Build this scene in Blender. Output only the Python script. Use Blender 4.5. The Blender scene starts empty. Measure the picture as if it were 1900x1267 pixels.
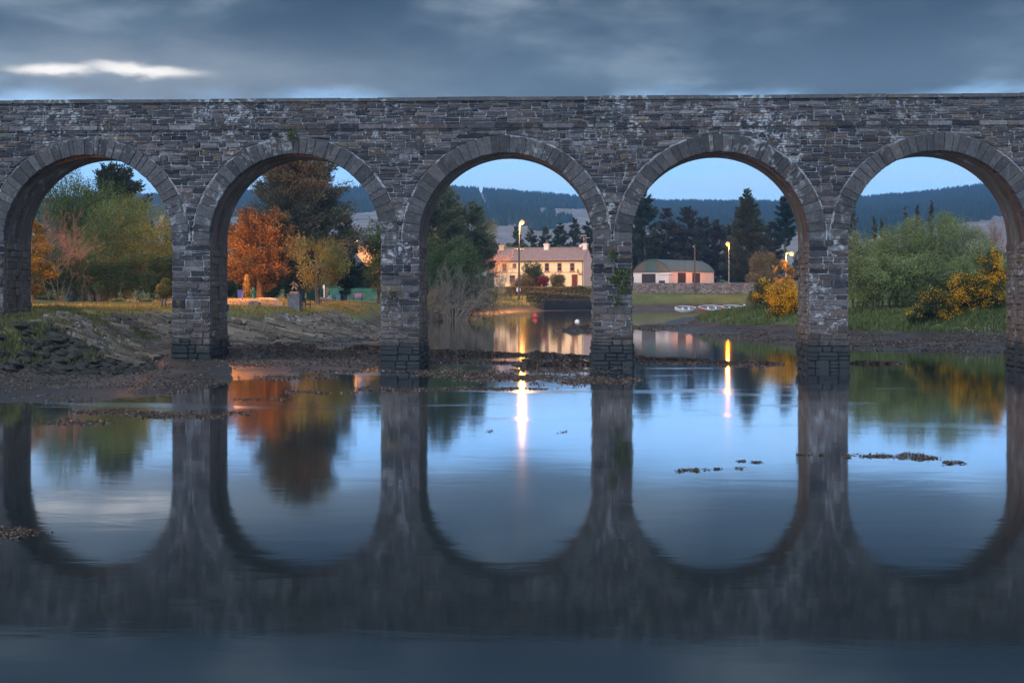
import bpy, math, random
import numpy as np
from mathutils import Vector, Matrix

# ------------------------------------------------------------------ camera
SC = bpy.context.scene
COL = SC.collection
F = 2600.0                      # focal length in photograph pixels (1900 wide)
HOR = 535.0                     # horizon row
TH = math.radians(3.08)         # the view is turned a little left of the bridge's normal
CH = 3.6                        # eye height above the water
cam_d = bpy.data.cameras.new('camera')
cam = bpy.data.objects.new('camera', cam_d); COL.objects.link(cam)
cam.location = (0, 0, CH); cam.rotation_euler = (math.pi/2, 0, TH)
cam_d.sensor_width = 36; cam_d.lens = 36*F/1900
cam_d.shift_y = -(633.5-HOR)/1900
cam_d.clip_start = 0.5; cam_d.clip_end = 30000
SC.camera = cam

# ------------------------------------------------------------------ view, sampling
SC.view_settings.view_transform = 'Standard'; SC.view_settings.look = 'None'
SC.view_settings.gamma = 1.0; SC.view_settings.use_curve_mapping = False
SC.view_settings.exposure = 1.0
SC.render.engine = 'CYCLES'
SC.cycles.use_denoising = True
SC.cycles.max_bounces = 6; SC.cycles.diffuse_bounces = 3; SC.cycles.glossy_bounces = 3
SC.cycles.transmission_bounces = 3; SC.cycles.volume_bounces = 0
SC.cycles.sample_clamp_indirect = 6

# ------------------------------------------------------------------ world: dusk sky, blue band under a grey deck
W = bpy.data.worlds.new('World'); SC.world = W; W.use_nodes = True
nt = W.node_tree; nt.nodes.clear()
class NT:
    def __init__(s, nt): s.nt = nt
    def n(s, t, **k):
        a = s.nt.nodes.new(t)
        for q, v in k.items(): setattr(a, q, v)
        return a
    def l(s, a, b): s.nt.links.new(a, b)
    def put(s, sock, v):
        if isinstance(v, bpy.types.NodeSocket): s.l(v, sock)
        else: sock.default_value = v
    def m(s, op, a, b=0.0, c=None, clamp=False):
        x = s.n('ShaderNodeMath', operation=op); x.use_clamp = clamp
        s.put(x.inputs[0], a); s.put(x.inputs[1], b)
        if c is not None: s.put(x.inputs[2], c)
        return x.outputs[0]
    def mix(s, f, a, b, mode='MIX'):
        x = s.n('ShaderNodeMix', data_type='RGBA', blend_type=mode)
        s.put(x.inputs[0], f); s.put(x.inputs[6], a); s.put(x.inputs[7], b)
        return x.outputs[2]
    def ramp(s, f, stops, interp='LINEAR'):
        x = s.n('ShaderNodeValToRGB'); cr = x.color_ramp; cr.interpolation = interp
        while len(cr.elements) > len(stops): cr.elements.remove(cr.elements[-1])
        while len(cr.elements) < len(stops): cr.elements.new(1.0)
        for e, (p, c) in zip(cr.elements, stops):
            e.position = p; e.color = tuple(c)+(1,) if len(c) == 3 else c
        s.put(x.inputs[0], f); return x.outputs[0]
    def noise(s, vec, scale, detail=4, rough=0.55, dist=0.0):
        x = s.n('ShaderNodeTexNoise'); s.put(x.inputs['Vector'], vec)
        x.inputs['Scale'].default_value = scale; x.inputs['Detail'].default_value = detail
        x.inputs['Roughness'].default_value = rough; x.inputs['Distortion'].default_value = dist
        return x.outputs['Fac']
    def comb(s, a, b, c):
        x = s.n('ShaderNodeCombineXYZ'); s.put(x.inputs[0], a); s.put(x.inputs[1], b); s.put(x.inputs[2], c)
        return x.outputs[0]
    def sep(s, v):
        x = s.n('ShaderNodeSeparateXYZ'); s.l(v, x.inputs[0]); return x.outputs
    def smooth(s, v, a, b):
        x = s.n('ShaderNodeMapRange', interpolation_type='SMOOTHSTEP')
        s.put(x.inputs[0], v); s.put(x.inputs[1], a); s.put(x.inputs[2], b); x.inputs[3].default_value = 0; x.inputs[4].default_value = 1
        return x.outputs[0]
w = NT(nt)
tc = w.n('ShaderNodeTexCoord').outputs['Generated']
dx, dy, dz = w.sep(tc)
zz = w.m('MAXIMUM', dz, 0.0)
k = w.m('ADD', zz, 0.20)
pl = w.comb(w.m('DIVIDE', dx, k), w.m('DIVIDE', dy, k), 0.0)
n1 = w.noise(pl, 2.8, 7, 0.53, 0.15)
n3 = w.noise(w.comb(w.m('MULTIPLY', dx, 14.0), w.m('MULTIPLY', dy, 3.0), w.m('MULTIPLY', dz, 40.0)), 1.0, 5, 0.6)
n2 = w.noise(pl, 1.25, 3, 0.5, 0.1)
cl = w.m('ADD', w.m('MULTIPLY', n1, 0.62), w.m('MULTIPLY', n2, 0.38))
cloud = w.ramp(cl, [(0.42, (0.0060, 0.0095, 0.0125)), (0.475, (0.0140, 0.0205, 0.0255)), (0.53, (0.042, 0.055, 0.064)), (0.60, (0.12, 0.145, 0.158))])
lowv = w.m('MULTIPLY', w.smooth(zz, 0.215, 0.140), w.m('ADD', 0.35, w.m('MULTIPLY', n2, 0.6)))
cloud = w.mix(w.m('MULTIPLY', lowv, 0.75), cloud, (0.088, 0.122, 0.148, 1))
# thinner overhead, as the soft light on the stone implies
cloud = w.mix(w.smooth(zz, 0.19, 0.42), cloud, w.mix(0.55, cloud, (0.20, 0.27, 0.36, 1)))
st = w.noise(w.comb(dx, dy, w.m('MULTIPLY', dz, 9.0)), 5.0, 4, 0.5)
band = w.ramp(zz, [(0.0, (0.38, 0.60, 0.84)), (0.05, (0.28, 0.51, 0.82)), (0.10, (0.22, 0.45, 0.79)), (0.16, (0.20, 0.38, 0.64))])
band = w.mix(w.smooth(st, 0.42, 0.70), band, (0.28, 0.46, 0.68, 1))
edge = w.m('ADD', zz, w.m('MULTIPLY', w.m('SUBTRACT', n1, 0.5), -0.05))
sky = w.mix(w.smooth(edge, 0.117, 0.140), band, cloud)
# the torn gap in the deck low on the left
az = w.m('ARCTAN2', dx, dy); el = w.m('ARCSINE', dz)
def gauss(ca, wa, ce, we, jitter):
    a = w.m('DIVIDE', w.m('SUBTRACT', az, math.radians(ca)), math.radians(wa))
    e = w.m('DIVIDE', w.m('SUBTRACT', w.m('ADD', el, w.m('MULTIPLY', w.m('SUBTRACT', n3, 0.5), jitter)), math.radians(ce)), math.radians(we))
    s = w.m('ADD', w.m('MULTIPLY', a, a), w.m('MULTIPLY', e, e))
    return w.m('POWER', 2.718, w.m('MULTIPLY', s, -1.0))
sky = w.mix(w.m('MULTIPLY', gauss(-17.5, 9.0, 8.4, 1.3, 0.05), 0.5), sky, (0.20, 0.21, 0.205, 1))
g1 = w.smooth(gauss(-21.2, 1.7, 8.42, 0.21, 0.018), 0.05, 0.95)
g2 = w.smooth(gauss(-17.9, 2.3, 8.52, 0.20, 0.018), 0.05, 0.95)
sky = w.mix(w.m('MAXIMUM', g1, g2), sky, (0.62, 0.58, 0.52, 1))
nish = w.n('ShaderNodeTexSky', sky_type='NISHITA'); nish.sun_disc = False
nish.sun_elevation = math.radians(42); nish.sun_rotation = math.radians(200)
sky = w.mix(0.004, sky, nish.outputs[0])
bg = w.n('ShaderNodeBackground'); w.l(sky, bg.inputs[0]); bg.inputs[1].default_value = 1.0
wo = w.n('ShaderNodeOutputWorld'); w.l(bg.outputs[0], wo.inputs[0])

# ------------------------------------------------------------------ the diffuse light that comes through the deck from behind the camera
sd = bpy.data.lights.new('sun', 'SUN'); sd.energy = 1.5; sd.angle = math.radians(60); sd.color = (0.83, 0.90, 1.0)
sun = bpy.data.objects.new('sun', sd); COL.objects.link(sun)
sun.rotation_euler = Vector((0.30, 0.80, -0.85)).to_track_quat('-Z', 'Y').to_euler()

# ================================================================== helpers
FW = np.array([-math.sin(TH), math.cos(TH), 0.0]); RT = np.array([math.cos(TH), math.sin(TH), 0.0]); UP = np.array([0, 0, 1.0])
def P(x, y, Z):
    """survey point: photograph direction (x, y) at the distance Z from the eye"""
    return np.array([0, 0, CH]) + Z*(FW + (x-950)/F*RT + (HOR-y)/F*UP)
def G(x, y, z=0.0):
    return P(x, y, (CH-z)*F/(y-HOR))
def XY(x, Z):
    p = P(x, HOR, Z); return float(p[0]), float(p[1])

def mesh_np(name, V, faces, col=None, smooth=False):
    V = np.asarray(V, dtype=np.float32).reshape(-1, 3); Fa = np.asarray(faces, dtype=np.int32)
    me = bpy.data.meshes.new(name); me.vertices.add(len(V)); me.vertices.foreach_set('co', V.ravel())
    m, kk = Fa.shape
    me.loops.add(m*kk); me.loops.foreach_set('vertex_index', Fa.ravel())
    me.polygons.add(m); me.polygons.foreach_set('loop_start', np.arange(0, m*kk, kk, dtype=np.int32))
    me.update(calc_edges=True)
    if smooth: me.polygons.foreach_set('use_smooth', np.ones(m, dtype=bool))
    if col is not None: set_col(me, col)
    return me
def set_col(me, col):
    a = me.color_attributes.new('tone', 'FLOAT_COLOR', 'POINT')
    col = np.asarray(col, dtype=np.float32)
    if col.ndim == 1: col = np.tile(col, (len(me.vertices), 1))
    if col.shape[1] == 3: col = np.concatenate([col, np.ones((len(col), 1), np.float32)], 1)
    a.data.foreach_set('color', col.ravel())

class MB:
    """collects boxes, prisms, tubes and lathes into one mesh"""
    def __init__(s): s.v = []; s.f = []
    def add(s, vs, fs):
        o = len(s.v); s.v += [tuple(map(float, q)) for q in vs]; s.f += [tuple(i+o for i in q) for q in fs]; return s
    def box(s, x0, x1, y0, y1, z0, z1, bev=0.0):
        if bev:
            b = min(bev, (x1-x0)/3, (y1-y0)/3, (z1-z0)/3); vs = []
            for z, i in ((z0, b), (z0+b, 0), (z1-b, 0), (z1, b)):
                xa, xb, ya, yb = x0+i, x1-i, y0+i, y1-i
                c = b
                vs += [(xa+c, ya, z), (xb-c, ya, z), (xb, ya+c, z), (xb, yb-c, z), (xb-c, yb, z), (xa+c, yb, z), (xa, yb-c, z), (xa, ya+c, z)]
            fs = [tuple(range(7, -1, -1)), tuple(range(24, 32))]
            for r in range(3):
                for i in range(8):
                    j = (i+1) % 8; fs.append((r*8+i, r*8+j, r*8+8+j, r*8+8+i))
            return s.add(vs, fs)
        return s.add([(x0, y0, z0), (x1, y0, z0), (x1, y1, z0), (x0, y1, z0), (x0, y0, z1), (x1, y0, z1), (x1, y1, z1), (x0, y1, z1)],
                     [(0, 3, 2, 1), (4, 5, 6, 7), (0, 1, 5, 4), (1, 2, 6, 5), (2, 3, 7, 6), (3, 0, 4, 7)])
    def prism(s, poly, axis, a, b):
        """poly in the two other axes, extruded from a to b along axis"""
        n = len(poly)
        def q(p, t): return {'x': (t, p[0], p[1]), 'y': (p[0], t, p[1]), 'z': (p[0], p[1], t)}[axis]
        vs = [q(p, a) for p in poly]+[q(p, b) for p in poly]
        fs = [tuple(range(n)), tuple(range(2*n-1, n-1, -1))]+[(i, i+n, (i+1) % n+n, (i+1) % n) for i in range(n)]
        return s.add(vs, fs)
    def tube(s, pts, rad, n=8, cap=True):
        pts = [Vector(p) for p in pts]
        if not hasattr(rad, '__len__'): rad = [rad]*len(pts)
        vs = []; fs = []; ref = None
        for i, p in enumerate(pts):
            d = (pts[min(i+1, len(pts)-1)]-pts[max(i-1, 0)])
            d = d.normalized() if d.length > 1e-9 else Vector((0, 0, 1))
            if ref is None: ref = Vector((1, 0, 0)) if abs(d.x) < 0.9 else Vector((0, 1, 0))
            a = (ref-d*ref.dot(d)).normalized(); b = d.cross(a); ref = a
            for j in range(n):
                t = 2*math.pi*j/n; vs.append(p+(a*math.cos(t)+b*math.sin(t))*rad[i])
        for i in range(len(pts)-1):
            for j in range(n):
                fs.append((i*n+j, i*n+(j+1) % n, (i+1)*n+(j+1) % n, (i+1)*n+j))
        if cap: fs += [tuple(range(n-1, -1, -1)), tuple(range((len(pts)-1)*n, len(pts)*n))]
        return s.add(vs, fs)
    def lathe(s, prof, n=16, c=(0, 0, 0)):
        return s.tube_profile(prof, n, c)
    def tube_profile(s, prof, n, c):
        vs = []; fs = []
        for r, z in prof:
            for j in range(n):
                t = 2*math.pi*j/n; vs.append((c[0]+r*math.cos(t), c[1]+r*math.sin(t), c[2]+z))
        for i in range(len(prof)-1):
            for j in range(n): fs.append((i*n+j, i*n+(j+1) % n, (i+1)*n+(j+1) % n, (i+1)*n+j))
        fs += [tuple(range(n-1, -1, -1)), tuple(range((len(prof)-1)*n, len(prof)*n))]
        return s.add(vs, fs)
    def mesh(s, name, smooth=False, col=None):
        me = bpy.data.meshes.new(name); me.from_pydata(s.v, [], s.f); me.update()
        if smooth: me.polygons.foreach_set('use_smooth', np.ones(len(me.polygons), dtype=bool))
        if col is not None: set_col(me, col)
        return me

def obj(name, me, mat, parent=None, loc=(0, 0, 0), rot=(0, 0, 0), label=None):
    if isinstance(me, MB): me = me.mesh(name)
    o = bpy.data.objects.new(name, me); COL.objects.link(o)
    if mat is not None and len(me.materials) == 0: me.materials.append(mat)
    o.location = loc; o.rotation_euler = rot
    if parent is not None: o.parent = parent
    if label: o['label'] = label
    return o
def tag(o, label, cat, group=None):
    o['label'] = label; o['category'] = cat
    if group: o['group'] = group
    return o
def thing(name, label, cat, loc=(0, 0, 0), rz=0.0, group=None):
    o = bpy.data.objects.new(name, None); COL.objects.link(o); o.empty_display_size = 0.2
    o.location = loc; o.rotation_euler = (0, 0, rz)
    return tag(o, label, cat, group)
def structure(o): o['kind'] = 'structure'; return o
def stuff(o, label=None, cat=None):
    o['kind'] = 'stuff'
    if label: o['label'] = label
    if cat: o['category'] = cat
    return o

# ------------------------------------------------------------------ materials
MATS = {}
def new_mat(name):
    m = bpy.data.materials.new(name); m.use_nodes = True
    t = NT(m.node_tree); b = m.node_tree.nodes['Principled BSDF']
    MATS[name] = m
    return m, t, b
def plain(name, col, rough=0.7, vary=0.25, scale=3.0, bump=0.15, metal=0.0, dist=0.02, stretch=(1, 1, 1), emit=None, spec=0.3):
    m, t, b = new_mat(name)
    tcn = t.n('ShaderNodeTexCoord').outputs['Object']
    mp = t.n('ShaderNodeMapping'); t.l(tcn, mp.inputs[0]); mp.inputs['Scale'].default_value = stretch
    nz = t.noise(mp.outputs[0], scale, 6, 0.6)
    dark = tuple(c*(1-vary) for c in col)+(1,); light = tuple(min(1, c*(1+vary)) for c in col)+(1,)
    c = t.ramp(nz, [(0.3, dark), (0.7, light)])
    t.l(c, b.inputs['Base Color'])
    b.inputs['Roughness'].default_value = rough; b.inputs['Metallic'].default_value = metal
    b.inputs['Specular IOR Level'].default_value = spec
    if bump:
        bp = t.n('ShaderNodeBump'); bp.inputs['Strength'].default_value = bump; bp.inputs['Distance'].default_value = dist
        t.l(t.noise(mp.outputs[0], scale*4, 5, 0.6), bp.inputs['Height']); t.l(bp.outputs[0], b.inputs['Normal'])
    if emit:
        b.inputs['Emission Color'].default_value = emit[0]+(1,); b.inputs['Emission Strength'].default_value = emit[1]
    return m

def stone_mat(name, lichen=0.5, smooth=False, tide=1.42):
    m, t, b = new_mat(name)
    at = t.n('ShaderNodeAttribute', attribute_name='tone').outputs['Color']
    pos = t.n('ShaderNodeNewGeometry').outputs['Position']
    px, py, pz = t.sep(pos)
    fine = t.noise(pos, 9.0, 6, 0.65)
    c = t.mix(1.0, at, t.ramp(fine, [(0.25, (0.42, 0.42, 0.43)), (0.75, (1.55, 1.54, 1.52))]), 'MULTIPLY')
    # layered slate streaks
    sv = t.comb(t.m('MULTIPLY', px, 0.7), py, t.m('MULTIPLY', pz, 9.0))
    c = t.mix(t.m('MULTIPLY', t.smooth(t.noise(sv, 1.6, 5, 0.6), 0.5, 0.72), 0.45), c, (0.045, 0.045, 0.055, 1))
    big = t.noise(pos, 0.35, 3, 0.5)
    c = t.mix(t.m('MULTIPLY', t.smooth(t.noise(pos, 0.7, 5, 0.62), 0.48, 0.70), 0.55), c, t.mix(0.6, c, (0.115, 0.082, 0.060, 1)))
    li = t.noise(pos, 3.4, 7, 0.68, 0.4)
    wl = t.smooth(t.m('ADD', li, t.m('MULTIPLY', big, 0.30)), 0.70, 0.79)
    run = t.noise(t.comb(t.m('MULTIPLY', px, 3.2), py, t.m('MULTIPLY', pz, 0.45)), 1.0, 5, 0.6)
    c = t.mix(t.m('MULTIPLY', t.smooth(run, 0.55, 0.75), 0.55), c, t.mix(0.65, c, (0.03, 0.032, 0.04, 1)))
    c = t.mix(t.m('MULTIPLY', t.smooth(run, 0.44, 0.30), 0.22*lichen/0.5), c, (0.30, 0.32, 0.36, 1))
    dry = t.smooth(pz, tide+0.08, tide+0.68)
    c = t.mix(t.m('MULTIPLY', t.m('MULTIPLY', wl, dry), t.m('MULTIPLY', t.smooth(big, 0.38, 0.60), lichen*1.25)), c, (0.44, 0.47, 0.51, 1))
    oc = t.smooth(t.noise(t.comb(t.m('ADD', px, 31.0), py, pz), 2.1, 6, 0.66), 0.60, 0.70)
    c = t.mix(t.m('MULTIPLY', t.m('MULTIPLY', oc, dry), 0.45*lichen/0.5), c, (0.21, 0.135, 0.062, 1))
    # salt bloom low on the piers, black algae below the tide line
    edge = t.m('ADD', t.m('ADD', pz, t.m('MULTIPLY', t.m('SUBTRACT', fine, 0.5), 0.8)), t.m('MULTIPLY', t.m('SUBTRACT', t.noise(pos, 0.9, 4, 0.6), 0.5), 1.1))
    c = t.mix(t.m('SUBTRACT', 1.0, t.smooth(edge, tide-0.6, tide+0.1)), c, t.mix(0.85, c, (0.020, 0.028, 0.034, 1)))
    t.l(c, b.inputs['Base Color']); b.inputs['Roughness'].default_value = 0.85; b.inputs['Specular IOR Level'].default_value = 0.25
    bp = t.n('ShaderNodeBump'); bp.inputs['Strength'].default_value = 0.55 if not smooth else 0.35; bp.inputs['Distance'].default_value = 0.03
    t.l(t.m('ADD', t.noise(pos, 14.0 if smooth else 6.0, 7, 0.7), t.m('MULTIPLY', t.noise(sv, 2.5, 4, 0.6), 0.0 if smooth else 0.8)), bp.inputs['Height']); t.l(bp.outputs[0], b.inputs['Normal'])
    return m
M_STONE = stone_mat('bridge_stone', 0.55)
M_VOUS = stone_mat('arch_ring_granite', 0.32, True)

def mortar_mat():
    m, t, b = new_mat('lime_mortar')
    pos = t.n('ShaderNodeNewGeometry').outputs['Position']; px, py, pz = t.sep(pos)
    nz = t.noise(pos, 4.0, 6, 0.65)
    c = t.ramp(nz, [(0.28, (0.10, 0.10, 0.11)), (0.5, (0.27, 0.28, 0.31)), (0.72, (0.48, 0.50, 0.54))])
    c = t.mix(t.m('SUBTRACT', 1.0, t.smooth(pz, 1.0, 1.9)), c, (0.035, 0.038, 0.042, 1))
    t.l(c, b.inputs['Base Color']); b.inputs['Roughness'].default_value = 0.95
    bp = t.n('ShaderNodeBump'); bp.inputs['Strength'].default_value = 0.5; bp.inputs['Distance'].default_value = 0.02
    t.l(t.noise(pos, 20, 5, 0.6), bp.inputs['Height']); t.l(bp.outputs[0], b.inputs['Normal'])
    return m
M_MORTAR = mortar_mat()
def soffit_mat():
    m, t, b = new_mat('board_marked_soffit')
    pos = t.n('ShaderNodeNewGeometry').outputs['Position']; px, py, pz = t.sep(pos)
    nz = t.noise(t.comb(t.m('MULTIPLY', px, 0.6), t.m('MULTIPLY', py, 5.0), t.m('MULTIPLY', pz, 0.6)), 1.3, 6, 0.62)
    n2 = t.noise(pos, 1.2, 5, 0.65)
    c = t.ramp(nz, [(0.3, (0.075, 0.055, 0.045)), (0.55, (0.15, 0.115, 0.095)), (0.75, (0.27, 0.235, 0.21))])
    c = t.mix(t.smooth(n2, 0.56, 0.72), c, (0.30, 0.29, 0.29, 1))
    c = t.mix(t.m('SUBTRACT', 1.0, t.smooth(pz, 1.0, 1.7)), c, (0.03, 0.033, 0.036, 1))
    t.l(c, b.inputs['Base Color']); b.inputs['Roughness'].default_value = 0.9
    bp = t.n('ShaderNodeBump'); bp.inputs['Strength'].default_value = 0.5; bp.inputs['Distance'].default_value = 0.03
    t.l(nz, bp.inputs['Height']); t.l(bp.outputs[0], b.inputs['Normal'])
    return m
M_SOFFIT = soffit_mat()

def leaf_mat(name, trans=0.3, rough=0.6):
    m, t, b = new_mat(name)
    at = t.n('ShaderNodeAttribute', attribute_name='tone').outputs['Color']
    b.inputs['Roughness'].default_value = rough; b.inputs['Specular IOR Level'].default_value = 0.2
    t.l(at, b.inputs['Base Color'])
    tr = t.n('ShaderNodeBsdfTranslucent'); t.l(at, tr.inputs[0])
    mx = t.n('ShaderNodeMixShader'); mx.inputs[0].default_value = trans
    t.l(b.outputs[0], mx.inputs[1]); t.l(tr.outputs[0], mx.inputs[2])
    t.l(mx.outputs[0], m.node_tree.nodes['Material Output'].inputs[0])
    return m
M_LEAF = leaf_mat('foliage'); M_WEED = leaf_mat('wet_seaweed', 0.1, 0.35); M_GRASS = leaf_mat('grass_blades', 0.3)
M_PETAL = leaf_mat('petals', 0.35, 0.5)
M_BARK = plain('bark', (0.11, 0.085, 0.065), 0.9, 0.4, 4, 0.6, stretch=(1, 1, 0.3))
M_TWIG = plain('pale_twigs', (0.19, 0.170, 0.14), 0.9, 0.3, 4, 0.2)
M_RTWIG = plain('reddish_twigs', (0.30, 0.16, 0.115), 0.9, 0.3, 4, 0.2)

def ground_mat():
    m, t, b = new_mat('river_ground')
    at = t.n('ShaderNodeAttribute', attribute_name='tone').outputs['Color']
    pos = t.n('ShaderNodeNewGeometry').outputs['Position']; px, py, pz = t.sep(pos)
    n1 = t.noise(pos, 2.2, 7, 0.68); n2 = t.noise(pos, 0.3, 4, 0.55)
    c = t.mix(1.0, at, t.ramp(n1, [(0.28, (0.45, 0.45, 0.46)), (0.72, (1.5, 1.5, 1.48))]), 'MULTIPLY')
    c = t.mix(1.0, c, t.ramp(n2, [(0.3, (0.75, 0.77, 0.75)), (0.7, (1.22, 1.2, 1.18))]), 'MULTIPLY')
    t.l(c, b.inputs['Base Color'])
    wet = t.smooth(t.m('ADD', pz, t.m('MULTIPLY', n1, 0.35)), 0.20, 0.75)
    t.put(b.inputs['Roughness'], t.m('ADD', 0.42, t.m('MULTIPLY', wet, 0.48)))
    b.inputs['Specular IOR Level'].default_value = 0.35
    bp = t.n('ShaderNodeBump'); bp.inputs['Strength'].default_value = 0.8; bp.inputs['Distance'].default_value = 0.10
    t.l(t.noise(pos, 3.5, 7, 0.72), bp.inputs['Height']); t.l(bp.outputs[0], b.inputs['Normal'])
    return m
M_GROUND = ground_mat()

def water_mat():
    m, t, b = new_mat('still_water')
    mt = m.node_tree; mt.nodes.remove(b)
    pos = t.n('ShaderNodeNewGeometry').outputs['Position']; px, py, pz = t.sep(pos)
    v1 = t.comb(t.m('MULTIPLY', px, 0.5), t.m('MULTIPLY', py, 0.9), 0.0)
    n1 = t.noise(v1, 1.1, 4, 0.55, 0.6)
    v2 = t.comb(t.m('MULTIPLY', px, 0.10), t.m('MULTIPLY', py, 0.35), 0.0)
    n2 = t.noise(v2, 0.9, 4, 0.55, 0.8)
    bp = t.n('ShaderNodeBump'); bp.inputs['Strength'].default_value = 1.0; bp.inputs['Distance'].default_value = 0.0022
    t.l(n1, bp.inputs['Height'])
    gl = t.n('ShaderNodeBsdfAnisotropic') if hasattr(bpy.types, 'ShaderNodeBsdfAnisotropic') else t.n('ShaderNodeBsdfGlossy')
    gl.distribution = 'GGX'
    t.put(gl.inputs['Roughness'], t.m('ADD', 0.055, t.m('MULTIPLY', t.m('MULTIPLY', t.smooth(n2, 0.54, 0.70), t.m('MULTIPLY', t.smooth(py, 30.0, 48.0), t.smooth(py, 72.0, 60.0))), 0.15)))
    gl.inputs['Color'].default_value = (0.93, 0.96, 1.0, 1)
    t.l(bp.outputs[0], gl.inputs['Normal'])
    df = t.n('ShaderNodeBsdfDiffuse'); df.inputs['Color'].default_value = (0.010, 0.016, 0.017, 1)
    fr = t.n('ShaderNodeFresnel'); fr.inputs['IOR'].default_value = 1.33
    fac = t.m('MAXIMUM', t.m('ADD', t.m('MULTIPLY', fr.outputs[0], 2.4), -0.37, clamp=True), 0.24)
    mx = t.n('ShaderNodeMixShader'); t.l(fac, mx.inputs[0]); t.l(df.outputs[0], mx.inputs[1]); t.l(gl.outputs[0], mx.inputs[2])
    t.l(mx.outputs[0], mt.nodes['Material Output'].inputs[0])
    return m
M_WATER = water_mat()

# ================================================================== terrain
rng = np.random.default_rng(7)
def vnoise(x, y, seed=0):
    xi = np.floor(x).astype(np.int64); yi = np.floor(y).astype(np.int64)
    fx = x-xi; fy = y-yi; fx = fx*fx*(3-2*fx); fy = fy*fy*(3-2*fy)
    def h(a, b):
        n = (a*374761393+b*668265263+seed*974711) & 0x7fffffff
        n = ((n ^ (n >> 13))*1274126177) & 0x7fffffff
        return ((n ^ (n >> 16)) & 0xffff)/65535.0
    return (h(xi, yi)*(1-fx)+h(xi+1, yi)*fx)*(1-fy)+(h(xi, yi+1)*(1-fx)+h(xi+1, yi+1)*fx)*fy
def fbm(x, y, o=4, seed=0):
    s = 0; a = 0.5; t = 0
    for i in range(o):
        s = s+a*vnoise(x*2**i, y*2**i, seed+i*17); t += a; a *= 0.5
    return s/t-0.5
def plan(pts): return np.array([XY(x, Z) for x, Z in pts])
SHORE_PX = [(0, 748), (150, 744), (260, 741), (330, 728), (430, 706), (520, 697), (600, 690), (690, 686), (690, 668), (600, 655), (545, 644),
            (640, 640), (702, 634), (725, 620), (750, 606), (790, 597), (850, 590), (900, 585), (960, 578.5), (1020, 577), (1100, 576),
            (1180, 575), (1300, 574.3), (1400, 574.5), (1400, 577), (1330, 581.5), (1270, 590), (1225, 600), (1185, 606.5), (1215, 613),
            (1300, 621), (1400, 631), (1470, 640), (1580, 648), (1850, 653), (2100, 657), (2600, 662)]
SHORE = np.vstack([[-420, 38], plan([(x, CH*F/(y-HOR)) for x, y in SHORE_PX]), [420, 70], [420, 900], [-420, 900]])
BANK = np.vstack([[-420, 54], plan([(-400, 54), (0, 55), (120, 55.5), (230, 58), (285, 66), (330, 78), (400, 82), (476, 87), (560, 90.5), (640, 94), (705, 101),
            (730, 116), (752, 138), (790, 157), (850, 176), (900, 192), (960, 220), (1020, 227), (1100, 234), (1180, 240), (1300, 243),
            (1440, 243), (1440, 220), (1360, 196), (1300, 165), (1268, 142), (1256, 125), (1285, 113), (1400, 104), (1475, 98),
            (1580, 93), (1850, 89), (2100, 87), (2600, 84)]), [420, 82], [420, 900], [-420, 900]])
CTRL = [(-200, 62, 2.2, 4), (0, 62, 2.0, 3.5), (110, 66, 2.3, 4.5), (60, 80, 2.45, 5), (225, 74, 1.2, 4), (250, 95, 2.3, 7), (350, 100, 2.25, 7), (450, 96, 2.25, 7),
        (560, 98, 2.2, 7), (640, 103, 2.0, 6), (685, 108, 1.6, 4), (300, 120, 2.45, 6), (480, 125, 2.6, 6), (600, 125, 2.1, 6), (640, 165, 1.85, 1.5),
        (705, 165, 1.8, 1.5), (560, 170, 2.4, 6), (820, 170, 1.5, 5), (880, 200, 1.5, 6), (940, 228, 1.6, 6), (960, 250, 3.9, 12), (1080, 252, 4.0, 9), (1010, 239, 2.4, 5),
        (1180, 258, 2.5, 12), (1300, 258, 2.5, 12), (1420, 256, 2.6, 12), (1250, 300, 3.0, 10), (1420, 190, 1.5, 9), (1340, 150, 1.35, 5), (1420, 122, 2.0, 8),
        (1290, 125, 1.3, 4), (1270, 133, 1.2, 3), (1350, 118, 1.7, 6), (1470, 112, 2.0, 9), (1600, 102, 1.7, 8), (1850, 98, 2.6, 8), (1700, 116, 2.2, 9), (1000, 290, 4.3, 10), (600, 300, 4, 10),
        (1300, 400, 6, 10), (600, 500, 8, 10), (300, 200, 4, 8), (0, 130, 3.0, 6), (1700, 250, 4, 8), (1900, 150, 3.4, 8), (1000, 650, 10, 10), (1800, 600, 10, 10), (0, 600, 10, 10)]
CP = np.array([XY(c[0], c[1])+(c[2], c[3]) for c in CTRL])
def sdist(X, Y, poly):
    d = np.full(X.shape, 1e9); ins = np.zeros(X.shape, bool); n = len(poly)
    for i in range(n):
        ax, ay = poly[i]; bx, by = poly[(i+1) % n]; ex, ey = bx-ax, by-ay
        t = np.clip(((X-ax)*ex+(Y-ay)*ey)/(ex*ex+ey*ey), 0, 1)
        d = np.minimum(d, (X-ax-t*ex)**2+(Y-ay-t*ey)**2)
        c = (ay > Y) != (by > Y)
        with np.errstate(divide='ignore', invalid='ignore'):
            ins ^= c & (X < ex*(Y-ay)/(ey if ey != 0 else 1e-9)+ax)
    return np.where(ins, 1, -1)*np.sqrt(d)
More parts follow.
